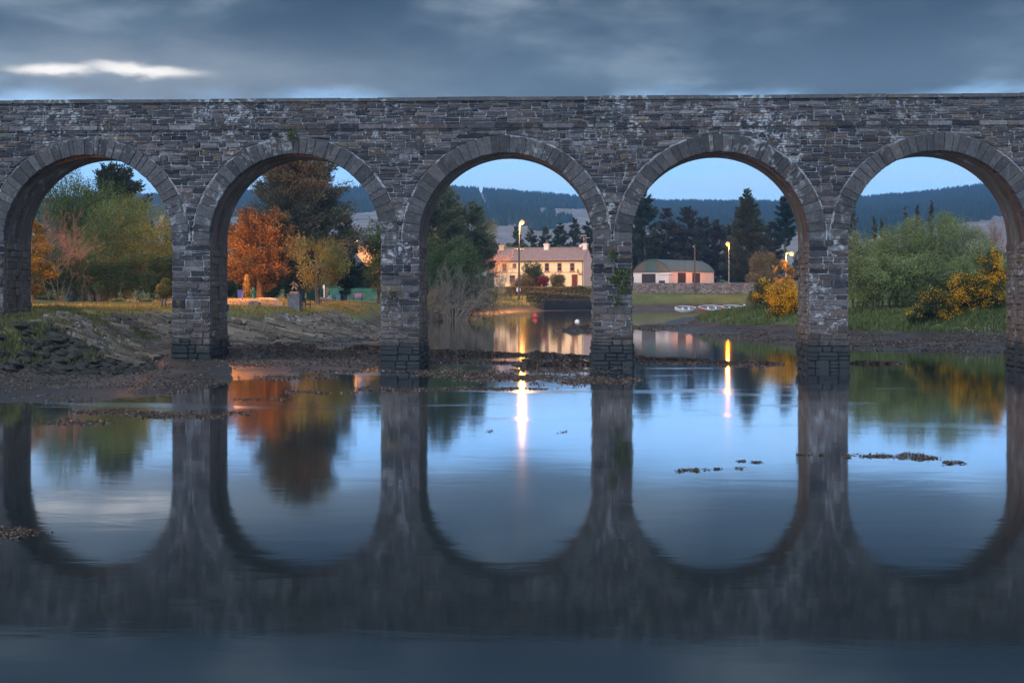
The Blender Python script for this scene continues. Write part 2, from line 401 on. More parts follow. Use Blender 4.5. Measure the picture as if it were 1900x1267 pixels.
# weed-covered bars in the stream: (x, y) to (x, y) at water level, half width, height
BARS = [(430, 672, 560, 660, 1.3, 0.75), (540, 664, 708, 666, 1.2, 0.62), (640, 658, 712, 656, 0.9, 0.5), (800, 661, 890, 657, 0.9, 0.32), (880, 658, 1095, 663, 0.8, 0.26), (968, 678, 1100, 676, 0.45, 0.30),
        (1058, 613, 1105, 611, 1.2, 0.50), (1180, 665, 1300, 668, 0.5, 0.10), (1320, 672, 1440, 676, 0.5, 0.14), (1590, 674, 1665, 675, 0.4, 0.12),
        (805, 664, 815, 668, 0.8, 0.55), (800, 672, 960, 674, 0.5, 0.06), (395, 655, 425, 660, 1.8, 0.55), (1180, 608, 1270, 610, 3.0, 0.28)]
BARP = [(G(a, b), G(c, d), wd, h) for a, b, c, d, wd, h in BARS]
def height(X, Y):
    X = np.asarray(X, float); Y = np.asarray(Y, float); sh = X.shape
    X = X.ravel(); Y = Y.ravel()
    wob = fbm(X*0.35, Y*0.35, 3, 5)*1.6*np.clip((Y-30)/60, 0.4, 1)
    ds = sdist(X, Y, SHORE)+wob; db = sdist(X, Y, BANK)+wob*0.5
    num = np.zeros((len(X), 2)); den = np.zeros(len(X))
    for cx, cy, T, wd in CP:
        q = 1/((X-cx)**2+(Y-cy)**2+2.0)**1.6
        num[:, 0] += q*T; num[:, 1] += q*wd; den += q
    T = num[:, 0]/den; wd = num[:, 1]/den
    h = np.where(ds < 0, np.maximum(-0.9, 0.09*ds), np.minimum(0.45, 0.035*ds))
    t = np.clip(db/wd, 0, 1); t = t*t*(3-2*t)*0.6+t*0.4
    h = np.where(db > 0, h*(1-t)+T*t, h)
    for a, b, bw, bh in BARP:
        ex, ey = b[0]-a[0], b[1]-a[1]
        tt = np.clip(((X-a[0])*ex+(Y-a[1])*ey)/(ex*ex+ey*ey), 0, 1)
        dd = ((X-a[0]-tt*ex)**2+(Y-a[1]-tt*ey)**2)/(bw*bw)
        bump = (bh+0.12)*np.exp(-dd)*(0.72+0.9*fbm(X*1.1, Y*1.1, 3, 31))
        h = np.where((h < 0.45) & (dd < 5), np.maximum(h, -0.12+bump), h)
    rough = np.where(db > 0, 0.10, 0.16)
    h = h+fbm(X*0.9, Y*0.9, 4, 3)*rough*np.clip((ds+1.5)/3, 0, 1)
    return h.reshape(sh), ds.reshape(sh), db.reshape(sh)
def hz(x, y): return float(height(np.array([x]), np.array([y]))[0][0])

def axis(segs):
    out = [segs[0][0]]
    for a, b, s in segs:
        n = max(1, int(round((b-a)/s))); out += list(a+(b-a)*(np.arange(1, n+1)/n))
    return np.array(out)
AX = axis([(-420, -120, 20), (-120, -50, 2.0), (-50, -40, 0.6), (-40, 26, 0.34), (26, 40, 0.6), (40, 120, 2.0), (120, 420, 20)])
AY = axis([(-120, 20, 20), (20, 40, 2.0), (40, 112, 0.34), (112, 150, 0.7), (150, 290, 1.3), (290, 400, 8), (400, 900, 25)])
gx, gy = np.meshgrid(AX, AY)
gh, gds, gdb = height(gx, gy)
NX, NY = len(AX), len(AY)
idx = np.arange(NX*NY).reshape(NY, NX)
quads = np.stack([idx[:-1, :-1], idx[:-1, 1:], idx[1:, 1:], idx[1:, :-1]], -1).reshape(-1, 4)
def hz(x, y):
    i = min(max(int(np.searchsorted(AX, x))-1, 0), NX-2); j = min(max(int(np.searchsorted(AY, y))-1, 0), NY-2)
    fx = (x-AX[i])/(AX[i+1]-AX[i]); fy = (y-AY[j])/(AY[j+1]-AY[j])
    return float((gh[j, i]*(1-fx)+gh[j, i+1]*fx)*(1-fy)+(gh[j+1, i]*(1-fx)+gh[j+1, i+1]*fx)*fy)
mud = np.array([0.052, 0.043, 0.040]); wetmud = np.array([0.036, 0.033, 0.034]); rock = np.array([0.042, 0.043, 0.034])
lawn = np.array([0.125, 0.125, 0.045]); turf = np.array([0.085, 0.115, 0.035]); scree = np.array([0.15, 0.12, 0.105]); field = np.array([0.10, 0.13, 0.05])
H, D, B = gh.ravel(), gds.ravel(), gdb.ravel(); X_, Y_ = gx.ravel(), gy.ravel()
nz = fbm(X_*0.8, Y_*0.8, 3, 11)
c = mud+(nz[:, None]*0.05)*np.array([1.0, 0.8, 0.7])
c = np.where((H < 0.12)[:, None], wetmud, c)
up = np.clip((H+nz*0.5-0.75)/0.35, 0, 1)[:, None]
left = np.clip((-X_-6)/4, 0, 1)[:, None]
grass = lawn*left+turf*(1-left)
c = c*(1-up)+grass*up
rev = ((X_ < -7.5) & (X_ > -31) & (B > -0.5) & (B < 4.6) & (Y_ > 76) & (Y_ < 112))[:, None]
c = np.where(rev, scree+(nz[:, None]*0.12), c)
mnd = ((X_ < -20) & (Y_ < 74) & (Y_ > 50) & (H > 0.5) & (H < 1.8+nz*1.2))[:, None]
c = np.where(mnd, rock+nz[:, None]*0.04, c)
c = np.where((Y_ > 300)[:, None], field, c)
c = np.clip(c, 0.012, 1)
ground = structure(obj('ground', mesh_np('ground', np.stack([X_, Y_, H], 1), quads, c, True), M_GROUND))
# the water sheet
ws = MB().add([(-420, -120, 0), (420, -120, 0), (420, 330, 0), (-420, 330, 0)], [(0, 1, 2, 3)])
structure(obj('water', ws, M_WATER))

# ------------------------------------------------------------------ hills
RX = [-900, 0, 400, 640, 760, 890, 960, 1090, 1250, 1450, 1590, 1700, 1830, 2300, 2900]
RY = [398, 382, 365, 357, 350, 358, 363, 375, 381, 383, 376, 366, 350, 330, 345]
ZR = 2300.0
def hill(px, Z):
    px = np.asarray(px, float); Z = np.asarray(Z, float)
    rz = 3.6+(HOR-np.interp(px, RX, RY))*ZR/F
    s = np.clip((Z-450)/(ZR-450), 0, 1.25)
    h = 7+(rz-7)*np.where(s < 1, s**1.25, 1-(s-1)*0.5)
    return h+fbm(px*0.02, Z*0.006, 3, 41)*14*np.clip(s, 0, 1)*np.clip((1.02-s)*6, 0.15, 1)
hp = np.linspace(-900, 2900, 230); hZ = np.concatenate([np.linspace(450, 2300, 60), [2450, 2700, 3000]])
PX, ZZ = np.meshgrid(hp, hZ); HH = hill(PX, ZZ)
def plan_np(px, Z):
    u = (px-950)/F
    return Z*(FW[0]+u*RT[0]), Z*(FW[1]+u*RT[1])
hx, hy = plan_np(PX, ZZ)
ii = np.arange(PX.size).reshape(PX.shape)
hq = np.stack([ii[:-1, :-1], ii[:-1, 1:], ii[1:, 1:], ii[1:, :-1]], -1).reshape(-1, 4)
M_HILL = plain('heather_slope', (0.24, 0.205, 0.19), 0.95, 0.45, 0.02, 0.0)
structure(obj('hills', mesh_np('hills', np.stack([hx.ravel(), hy.ravel(), HH.ravel()], 1), hq, None, True), M_HILL))
n = 60000
tp = rng.uniform(-500, 2400, n); tZ = 450+(ZR-450)*rng.uniform(0.25, 1.03, n)**0.9
tp[:4000] = rng.uniform(-300, 2200, 4000); tZ[:4000] = ZR*rng.uniform(0.985, 1.01, 4000)
th_ = hill(tp, tZ); ty = HOR-(th_-CH)*F/tZ
lim = np.interp(tp, [-500, 640, 700, 800, 900, 960, 1000, 1030, 1100, 1250, 1500, 1600, 1750, 1900, 2400], [440, 396, 396, 405, 415, 420, 424, 420, 400, 430, 430, 440, 420, 398, 410])+fbm(tp*0.03, tZ*0.01, 3, 77)*22
keep = ty < lim
keep &= ~((np.abs(tp-(893+(ty-362)*0.42)) < 4.5) & (ty > 358))                      # fire break
keep &= ~((tp > 1000) & (tp < 1100) & (ty > 386+(tp-1000)*0.03) & (ty < 410) & ~((np.abs(tp-1018) < 9) & (ty > 394)))  # felled block
keep &= ~((np.abs(tp-(1000+(ty-386)*0.8)) < 5) & (ty > 386) & (ty < 425))
tp, tZ, th_ = tp[keep], tZ[keep], th_[keep]
cx, cy = plan_np(tp, tZ); cs = rng.uniform(0.7, 1.35, len(tp)); ang = rng.uniform(0, 6.28, len(tp))
hh = 9.5*cs; rr = 3.1*cs
Vs = np.zeros((len(tp), 5, 3), np.float32)
for j in range(4):
    Vs[:, j, 0] = cx+rr*np.cos(ang+j*math.pi/2); Vs[:, j, 1] = cy+rr*np.sin(ang+j*math.pi/2); Vs[:, j, 2] = th_-1
Vs[:, 4, 0] = cx+rng.uniform(-.4, .4, len(tp)); Vs[:, 4, 1] = cy; Vs[:, 4, 2] = th_+hh
o5 = np.arange(len(tp))[:, None]*5
fc = np.concatenate([o5+np.array([[j, (j+1) % 4, 4]]) for j in range(4)], 0)
tc_ = np.repeat(np.array([0.030, 0.050, 0.038])[None]*rng.uniform(0.6, 1.4, (len(tp), 1)), 5, 0)
stuff(obj('hill_forest', mesh_np('hill_forest', Vs.reshape(-1, 3), fc, tc_), M_LEAF), 'dark conifer plantation covering the far blue hills', 'forest')

# ================================================================== the viaduct
YF = 64.0; DEP = 3.2; R = 3.99; ZS = 5.82; RING = 0.81; PITCH = 9.74; PW = 1.76
def xr(k): return 2.02+PITCH*(k-3)          # right edge of pier k
ZT = 12.18; ZC = 12.35; ZB0, ZB1 = 10.93, 11.13
BX = -4.0; BROOT = thing('stone_viaduct', 'long grey stone railway viaduct with round arches crossing the water', 'bridge', (BX, YF, 0))
def bl(v): v = np.array(v, dtype=float).reshape(-1, 3); v[:, 0] -= BX; v[:, 1] -= YF; return v
rnd = random.Random(11)
XL, XRR = xr(-1)-PW, xr(6)
# core of mortar: front and back faces
FACE = 0.05
V = []; Q = []
def quad(a, b, c_, d):
    o = len(V); V.extend([a, b, c_, d]); Q.append((o, o+1, o+2, o+3))
AN = 40
for k in range(-1, 7):
    x0, x1 = xr(k)-PW, xr(k)
    for yy in (FACE, DEP):
        quad((x0, YF+yy, -1), (x1, YF+yy, -1), (x1, YF+yy, ZT), (x0, YF+yy, ZT))
    if k < 6:
        cx_ = x1+R
        for j in range(AN):
            a0, a1 = math.pi*(1-j/AN), math.pi*(1-(j+1)/AN)
            p0, p1 = (cx_+R*math.cos(a0), ZS+R*math.sin(a0)), (cx_+R*math.cos(a1), ZS+R*math.sin(a1))
            for yy in (FACE, DEP):
                quad((p0[0], YF+yy, p0[1]), (p1[0], YF+yy, p1[1]), (p1[0], YF+yy, ZT), (p0[0], YF+yy, ZT))
quad((XL, YF+FACE, ZT), (XRR, YF+FACE, ZT), (XRR, YF+DEP, ZT), (XL, YF+DEP, ZT))
quad((XL, YF+FACE, -1), (XL, YF+DEP, -1), (XL, YF+DEP, ZT), (XL, YF+FACE, ZT))
quad((XRR, YF+FACE, -1), (XRR, YF+DEP, -1), (XRR, YF+DEP, ZT), (XRR, YF+FACE, ZT))
obj('masonry_core', mesh_np('masonry_core', bl(V), Q), M_MORTAR, BROOT)
# soffits with the recessed strip along the middle
for k in range(-1, 6):
    V = []; Q = []; cx_ = xr(k)+R
    prof = [(0.0, 0.0), (1.25, 0.0), (1.25, 0.12), (1.72, 0.12), (1.72, 0.0), (DEP+0.02, 0.0)]
    sect = [(-1.0, None)]
    path = [(-R, z) for z in (-1.0, 1.0, 3.0)]
    pts = []
    for z in (-1.0, 2.0, 4.0): pts.append((cx_-R, z, -1, 0))
    for j in range(AN+1):
        a = math.pi*(1-j/AN); pts.append((cx_+R*math.cos(a), ZS+R*math.sin(a), math.cos(a), math.sin(a)))
    for z in (4.0, 2.0, -1.0): pts.append((cx_+R, z, 1, 0))
    for (x, z, nx, nz_) in pts:
        for yy, dp in prof: V.append((x+nx*dp, YF+0.06+yy-0.04, z+nz_*dp))
    npf = len(prof)
    for i in range(len(pts)-1):
        for j in range(npf-1): Q.append((i*npf+j, i*npf+j+1, (i+1)*npf+j+1, (i+1)*npf+j))
    obj('soffit', mesh_np('soffit', bl(V), Q), M_SOFFIT, BROOT)

def stone_geo(poly, front, back, rnd, bev=0.018, jit=0.010):
    """irregular stone: outline poly (x, z) counter-clockwise seen from the camera, roughly 4 corners"""
    pts = []
    n = len(poly)
    for i in range(n):
        a = poly[i]; b = poly[(i+1) % n]
        L = math.hypot(b[0]-a[0], b[1]-a[1])
        c = min(0.25, 0.03/max(L, 0.05))
        for t in (c, 1-c):
            pts.append((a[0]+(b[0]-a[0])*t+rnd.uniform(-jit, jit), a[1]+(b[1]-a[1])*t+rnd.uniform(-jit, jit)))
    cx_ = sum(p[0] for p in pts)/len(pts); cz = sum(p[1] for p in pts)/len(pts)
    m = len(pts); vs = []
    tilt = rnd.uniform(-0.02, 0.02); tz = rnd.uniform(-0.02, 0.02)
    for (x, z) in pts:
        L = math.hypot(x-cx_, z-cz); s = max(0.3, 1-bev*1.3/max(L, 0.03))
        vs.append((cx_+(x-cx_)*s, front+tilt*(x-cx_)+tz*(z-cz), cz+(z-cz)*s))
    for (x, z) in pts: vs.append((x, front+bev*1.4, z))
    for (x, z) in pts: vs.append((x, back, z))
    fs = [tuple(range(m))]
    for i in range(m):
        j = (i+1) % m
        fs.append((i, m+i, m+j, j)); fs.append((m+i, 2*m+i, 2*m+j, m+j))
    return vs, fs, (cx_, front, cz)
def add_stone(name, geo, tone, mat, parent):
    vs, fs, c = geo
    me = bpy.data.meshes.new(name)
    me.from_pydata([(x-c[0], y-c[1], z-c[2]) for x, y, z in vs], [], fs); set_col(me, tone)
    return obj(name, me, mat, parent, (c[0]-BX, c[1]-YF, c[2]))
def join_stones(name, lst, mat, parent):
    v = []; f = []; cc = []
    for (vs, fs, c), tone in lst:
        o = len(v); v += vs; f += [tuple(i+o for i in q) for q in fs]; cc += [tuple(tone)+(1,)]*len(vs)
    me = bpy.data.meshes.new(name); me.from_pydata([tuple(q) for q in bl(v)], [], f); set_col(me, np.array(cc))
    o = obj(name, me, mat, parent); o['kind'] = 'stuff'; return o

def tone_wall(x, z, r):
    """stone colour: purple-grey slate above, browner low on the piers, odd pale and tan ones"""
    base = np.array([0.122, 0.112, 0.132]); u = r.random()
    if u < 0.30: base = np.array([0.055, 0.057, 0.075])
    elif u < 0.44: base = np.array([0.145, 0.122, 0.130])
    elif u < 0.53: base = np.array([0.165, 0.135, 0.115])
    elif u < 0.64: base = np.array([0.19, 0.195, 0.22])
    if z > ZB1: base = base*1.12+0.01
    if z < 3.2:
        t = min(1, (3.2-z)/1.2); base = base*(1-t*0.6)+np.array([0.185, 0.155, 0.140])*t*0.6
    return base*r.uniform(0.45, 1.5)*0.60*np.array([1.06, 1.0, 0.93])
gap = 0.014
def wall_pieces(z0, z1, ivs, smin, smax, r):
    """ivs: interval (a0, b0) at the bottom, (a1, b1) at the top of a course"""
    (a0, b0), (a1, b1) = ivs
    A, Bq = max(a0, a1), min(b0, b1); cuts = []
    x = min(a0, a1)
    while True:
        x += r.uniform(smin, smax)
        if x > max(b0, b1)-smin*0.7: break
        if A+0.08 < x < Bq-0.08: cuts.append(x)
    xs0 = [a0]+cuts+[b0]; xs1 = [a1]+cuts+[b1]; out = []
    for i in range(len(xs0)-1):
        l0, r0, l1, r1 = xs0[i]+gap, xs0[i+1]-gap, xs1[i]+gap, xs1[i+1]-gap
        if max(r0-l0, r1-l1) < 0.07: continue
        dz = r.uniform(-0.010, 0.010)
        if r.random() < 0.28 and z1-z0 > 0.15 and min(r0-l0, r1-l1) > 0.25:
            f = r.uniform(0.35, 0.65); zm = z0+(z1-z0)*f; lm, rm = l0+(l1-l0)*f, r0+(r1-r0)*f; dm = r.uniform(-0.012, 0.012)
            out.append([(l0, z0+gap+dz), (r0, z0+gap-dz), (rm, zm-gap*0.7+dm), (lm, zm-gap*0.7-dm)])
            out.append([(lm, zm+gap*0.7-dm), (rm, zm+gap*0.7+dm), (r1, z1-gap+dz), (l1, z1-gap-dz)])
        else:
            out.append([(l0, z0+gap+dz), (max(r0, l0+0.02), z0+gap-dz), (max(r1, l1+0.02), z1-gap+dz), (l1, z1-gap-dz)])
    return out
def area(p):
    return 0.5*abs(sum(p[i][0]*p[(i+1) % len(p)][1]-p[(i+1) % len(p)][0]*p[i][1] for i in range(len(p))))
def courses(z0, z1, lo, hi, r):
    zs = [z0]
    while zs[-1] < z1-lo*0.6: zs.append(zs[-1]+r.uniform(lo, hi))
    s = (z1-z0)/(zs[-1]-z0); return [z0+(q-z0)*s for q in zs]
VIS = (-27.7, 19.9)
pier_s = []; span_s = []; par_s = []; rest = []
for k in range(-1, 7):
    r = random.Random(100+k); x0, x1 = xr(k)-PW, xr(k)
    zl = courses(-0.4, 1.28, 0.26, 0.40, r)+courses(1.28, ZS-0.02, 0.14, 0.38, r)[1:]
    for a, b in zip(zl[:-1], zl[1:]):
        foot = 0.05 if b < 1.35 else 0.0
        for p in wall_pieces(a, b, ((x0-foot, x1+foot), (x0-foot, x1+foot)), 0.34, 1.0, r):
            z = (a+b)/2; fr = YF-foot+r.uniform(-0.045, 0.020)
            g = stone_geo(p, fr, YF+0.30, r, 0.026, 0.016)
            (pier_s if 1 <= k <= 4 else rest).append((area(p), g, tone_wall(p[0][0], z, r)))
Re = R+RING+0.02
zl = courses(ZS-0.02, 10.655, 0.10, 0.27, random.Random(5))+[10.80, ZB0-0.012]
for k in range(-1, 7):
    r = random.Random(200+k); cl_, cr_ = xr(k)-PW-R, xr(k)+R
    for a, b in zip(zl[:-1], zl[1:]):
        def lim(z):
            h = min(max(z-ZS, 0), Re*2)
            q = math.sqrt(max(Re*Re-h*h, 0)) if h < Re else 0
            return (cl_+q if k > -1 else xr(k)-PW, cr_-q if k < 6 else xr(k))
        for p in wall_pieces(a, b, (lim(a), lim(b)), 0.30, 0.95, r):
            g = stone_geo(p, YF+r.uniform(-0.045, 0.022), YF+0.25, r, 0.024, 0.016)
            xm = (p[0][0]+p[1][0])/2
            (span_s if VIS[0] < xm < VIS[1] else rest).append((area(p), g, tone_wall(xm, a, r)))
zl = courses(ZB1+0.004, ZT, 0.09, 0.18, random.Random(8))
for a, b in zip(zl[:-1], zl[1:]):
    r = random.Random(int(a*1000))
    for p in wall_pieces(a, b, ((XL, XRR), (XL, XRR)), 0.26, 0.95, r):
        g = stone_geo(p, YF+r.uniform(-0.040, 0.020), YF+0.25, r, 0.024, 0.018)
        xm = (p[0][0]+p[1][0])/2
        (par_s if VIS[0] < xm < VIS[1] else rest).append((area(p), g, tone_wall(xm, a, r)))
for name, lst in (('pier_stone', pier_s), ('spandrel_stone', span_s), ('parapet_stone', par_s)):
    lst.sort(key=lambda q: -q[0])
    for q in lst[:300]: add_stone(name, q[1], q[2], M_STONE, BROOT)
    rest += lst[300:]
# stones on the inner faces of the piers
for k in range(-1, 7):
    for side in (-1, 1):
        r = random.Random(300+k*2+side); xf = xr(k) if side > 0 else xr(k)-PW
        zl = courses(-0.4, ZS-0.1, 0.20, 0.36, r)
        for a, b in zip(zl[:-1], zl[1:]):
            y = YF+0.32
            while y < YF+DEP-0.1:
                L = r.uniform(0.25, 0.7); y2 = min(y+L, YF+DEP)
                groove = 1.3 < y-YF < 1.62
                if not groove:
                    bulge = r.uniform(0.0, 0.06)+(0.05 if b < 1.3 else 0)+(0.07 if r.random() < 0.12 else 0)
                    vs, fs, c = stone_geo([(y+gap, a+gap), (y2-gap, a+gap), (y2-gap, b-gap), (y+gap, b-gap)], 0, 0.2, r, 0.03, 0.015)
                    vs2 = [(xf+side*(bulge-q[1]), q[0], q[2]) for q in vs]
                    if side < 0: fs = [tuple(reversed(q)) for q in fs]
                    t = tone_wall(0, a, r)
                    rest.append((0, (vs2, fs, c), t*0.4+np.array([0.20, 0.150, 0.112])*0.6*r.uniform(0.8, 1.2)))
                y = y2
join_stones('small_wall_stones', [(q[1], q[2]) for q in rest], M_STONE, BROOT)
# arch rings
for k in range(-1, 6):
    cx_ = xr(k)+R; N = 35; r = random.Random(400+k); ring = []
    ev = [math.pi*i/N for i in range(N+1)]
    ev = [ev[0]]+[e+r.uniform(-0.028, 0.028) for e in ev[1:-1]]+[ev[-1]]
    for i in range(N):
        a0, a1 = ev[i]+0.0016, ev[i+1]-0.0016
        ro = R+RING+r.uniform(-0.09, 0.015); ri = R-0.012+r.uniform(-0.006, 0.006)
        def pt(a, rr_): return (cx_+rr_*math.cos(a), ZS+rr_*math.sin(a))
        am = (a0+a1)/2
        p = [pt(a0, ri), pt(a0, ro), pt(am, ro+0.004), pt(a1, ro), pt(a1, ri), pt(am, ri)]
        g = stone_geo(p, YF-0.035+r.uniform(-0.016, 0.016), YF+0.5, r, 0.018, 0.010)
        g = (g[0], [tuple(reversed(q)) for q in g[1]] if False else g[1], g[2])
        tone = np.array([0.070, 0.069, 0.075])*r.uniform(0.55, 1.4)
        ring.append((g, tone))
    if 0 <= k <= 4:
        for g, tone in ring: add_stone('voussoir', g, tone, M_VOUS, BROOT)
    else: join_stones('outer_arch_ring', ring, M_VOUS, BROOT)
# string course and coping
for nm, z0, z1, pr, lo, hi in (('string_course_stone', ZB0, ZB1, 0.075, 0.6, 1.5), ('coping_stone', ZT+0.004, ZC, 0.10, 1.6, 3.4)):
    x = XL; r = random.Random(7 if nm[0] == 's' else 9); extra = []
    while x < XRR:
        x2 = min(x+r.uniform(lo, hi), XRR)
        if x2 > XRR-0.3: x2 = XRR
        j = 0.003
        zw = 0.012*math.sin(x*0.7)+0.008*math.sin(x*2.3) if nm[0] == 'c' else 0.0
        g = stone_geo([(x+j, z0), (x2-j, z0), (x2-j, z1+zw), (x+j, z1+zw)], YF-pr+r.uniform(-0.008, 0.008), YF+(0.35 if nm[0] == 's' else 0.55), r, 0.016, 0.004)
        t = tone_wall(x, 11.5, r)*0.95 if nm[0] == 's' else np.array([0.085, 0.085, 0.090])*r.uniform(0.8, 1.2)
        if x2 > VIS[0] and x < VIS[1]: add_stone(nm, g, t, M_STONE, BROOT)
        else: extra.append((g, t))
        x = x2
    join_stones('outer_'+nm+'s', extra, M_STONE, BROOT)
# far parapet on the other side of the deck
obj('far_parapet', MB().box(XL-BX, XRR-BX, DEP-0.45, DEP+0.004, ZT-0.9, ZC-0.02), M_MORTAR, BROOT)

# ================================================================== evening haze over the valley
hzm = bpy.data.materials.new('valley_haze'); hzm.use_nodes = True; hn = hzm.node_tree; hn.nodes.clear()
pv = hn.nodes.new('ShaderNodeVolumePrincipled'); ho = hn.nodes.new('ShaderNodeOutputMaterial')
pv.inputs['Color'].default_value = (0.26, 0.55, 1.0, 1); pv.inputs['Density'].default_value = 0.00022; pv.inputs['Anisotropy'].default_value = 0.0
hn.links.new(pv.outputs[0], ho.inputs['Volume'])
hz_o = obj('haze', MB().box(-2100, 2100, -140, 3100, -3, 214), hzm); stuff(hz_o, 'thin blue evening haze filling the valley', 'haze')

# ================================================================== vegetation builders
def unit(v): return v/np.maximum(np.linalg.norm(v, axis=-1, keepdims=True), 1e-9)
def leaf_quads(C, L, Wd, g, along=None, spread=1.0):
    n = len(C); t = unit(g.normal(size=(n, 3)))
    if along is not None: t = unit(along+t*spread)
    b = unit(np.cross(t, unit(g.normal(size=(n, 3)))))
    L = np.asarray(L).reshape(-1, 1)*0.5; Wd = np.asarray(Wd).reshape(-1, 1)*0.5
    V = np.stack([C+t*L, C+b*Wd, C-t*L, C-b*Wd], 1)
    return V.reshape(-1, 3)
def leaf_mesh(name, V, cols):
    n = len(V)//4
    return mesh_np(name, V, np.arange(n*4).reshape(-1, 4), np.repeat(cols, 4, 0))
def pal(colors, g, n, var=0.3):
    colors = np.array(colors); k = g.integers(0, len(colors), n); k2 = g.integers(0, len(colors), n); t = g.random((n, 1))
    return (colors[k]*(1-t)+colors[k2]*t)*g.uniform(1-var, 1+var, (n, 1))
def spot(x, Z, dz=0.0):
    X, Y = XY(x, Z); return (X, Y, hz(X, Y)+dz)
def top_h(ytop, Z, base): return CH+(HOR-ytop)*Z/F-base[2]

def conifer(name, label, x, Z, ytop, wpx, seed, colors, n=9000, shape=1.0, up=0.25, clear=0.06, group=None, leaf=(0.55, 0.17), branches=150, cat='tree', droop=0.0, lean=0.0):
    n = int(n*2.3); leaf = (leaf[0]*0.62, leaf[1]*0.66); branches = int(branches*1.25)
    g = np.random.default_rng(seed); b = spot(x, Z); Ht = top_h(ytop, Z, b); Wm = wpx*Z/F
    root = thing(name, label, cat, b, 0, group)
    tr = MB(); tr.tube([(0, 0, -0.4), (0.05, 0.0, Ht*0.35), (lean*Ht*0.6, 0.03, Ht*0.7), (lean*Ht, 0, Ht*0.96)], [Wm*0.032+0.08, Wm*0.024+0.06, Wm*0.013+0.03, 0.03], 7)
    hf = clear+(1-clear)*g.random(branches)**0.85
    az_ = g.uniform(0, 6.283, branches)
    prof = (1-(hf-clear)/(1-clear))**shape*0.95+0.05
    low = np.clip((hf-clear)/0.12, 0.45, 1)
    Lb = 0.5*Wm*prof*low*g.uniform(0.62, 1.12, branches)
    el_ = up+g.uniform(-0.12, 0.22, branches)+0.5*np.clip(hf-0.75, 0, 1)*2
    d = np.stack([np.cos(az_)*np.cos(el_), np.sin(az_)*np.cos(el_), np.sin(el_)], 1)
    o = np.stack([lean*hf*Ht, np.zeros(branches), hf*Ht*0.965-np.sin(el_)*Lb*0.5], 1)
    for i in range(0, branches, 4):
        p0, p1 = o[i], o[i]+d[i]*Lb[i]*0.8
        tr.tube([tuple(p0), tuple(p1)], [0.02+Lb[i]*0.014, 0.012], 4, False)
    obj('trunk', tr.mesh('trunk'), M_BARK, root)
    wgt = Lb**1.25; ki = g.choice(branches, n, p=wgt/wgt.sum())
    t = 0.22+0.80*g.random(n)**0.75
    side = np.stack([-np.sin(az_), np.cos(az_), np.zeros(branches)], 1)[ki]
    fan = (g.random((n, 1))-0.5)*2*(0.28*Lb[ki][:, None])*(1.05-0.55*t[:, None])
    C = o[ki]+d[ki]*(Lb[ki]*t)[:, None]+side*fan
    C += g.normal(0, 0.11, (n, 3))*(0.6+Lb[ki]*0.3)[:, None]
    C[:, 2] += g.normal(0, 0.08, n)*(0.6+Lb[ki]*0.25)-droop*t*t*Lb[ki]+0.10*Lb[ki]*t*t
    V = leaf_quads(C, leaf[0]*g.uniform(0.6, 1.3, n), leaf[1]*g.uniform(0.7, 1.3, n), g, d[ki]+side*np.sign(fan)*0.6+np.array([0, 0, 0.25]), 0.45)
    cb = pal(colors, g, branches, 0.2)[ki]*g.uniform(0.75, 1.25, (n, 1))
    obj('crown', leaf_mesh('crown', V, cb), M_LEAF, root)
    return root

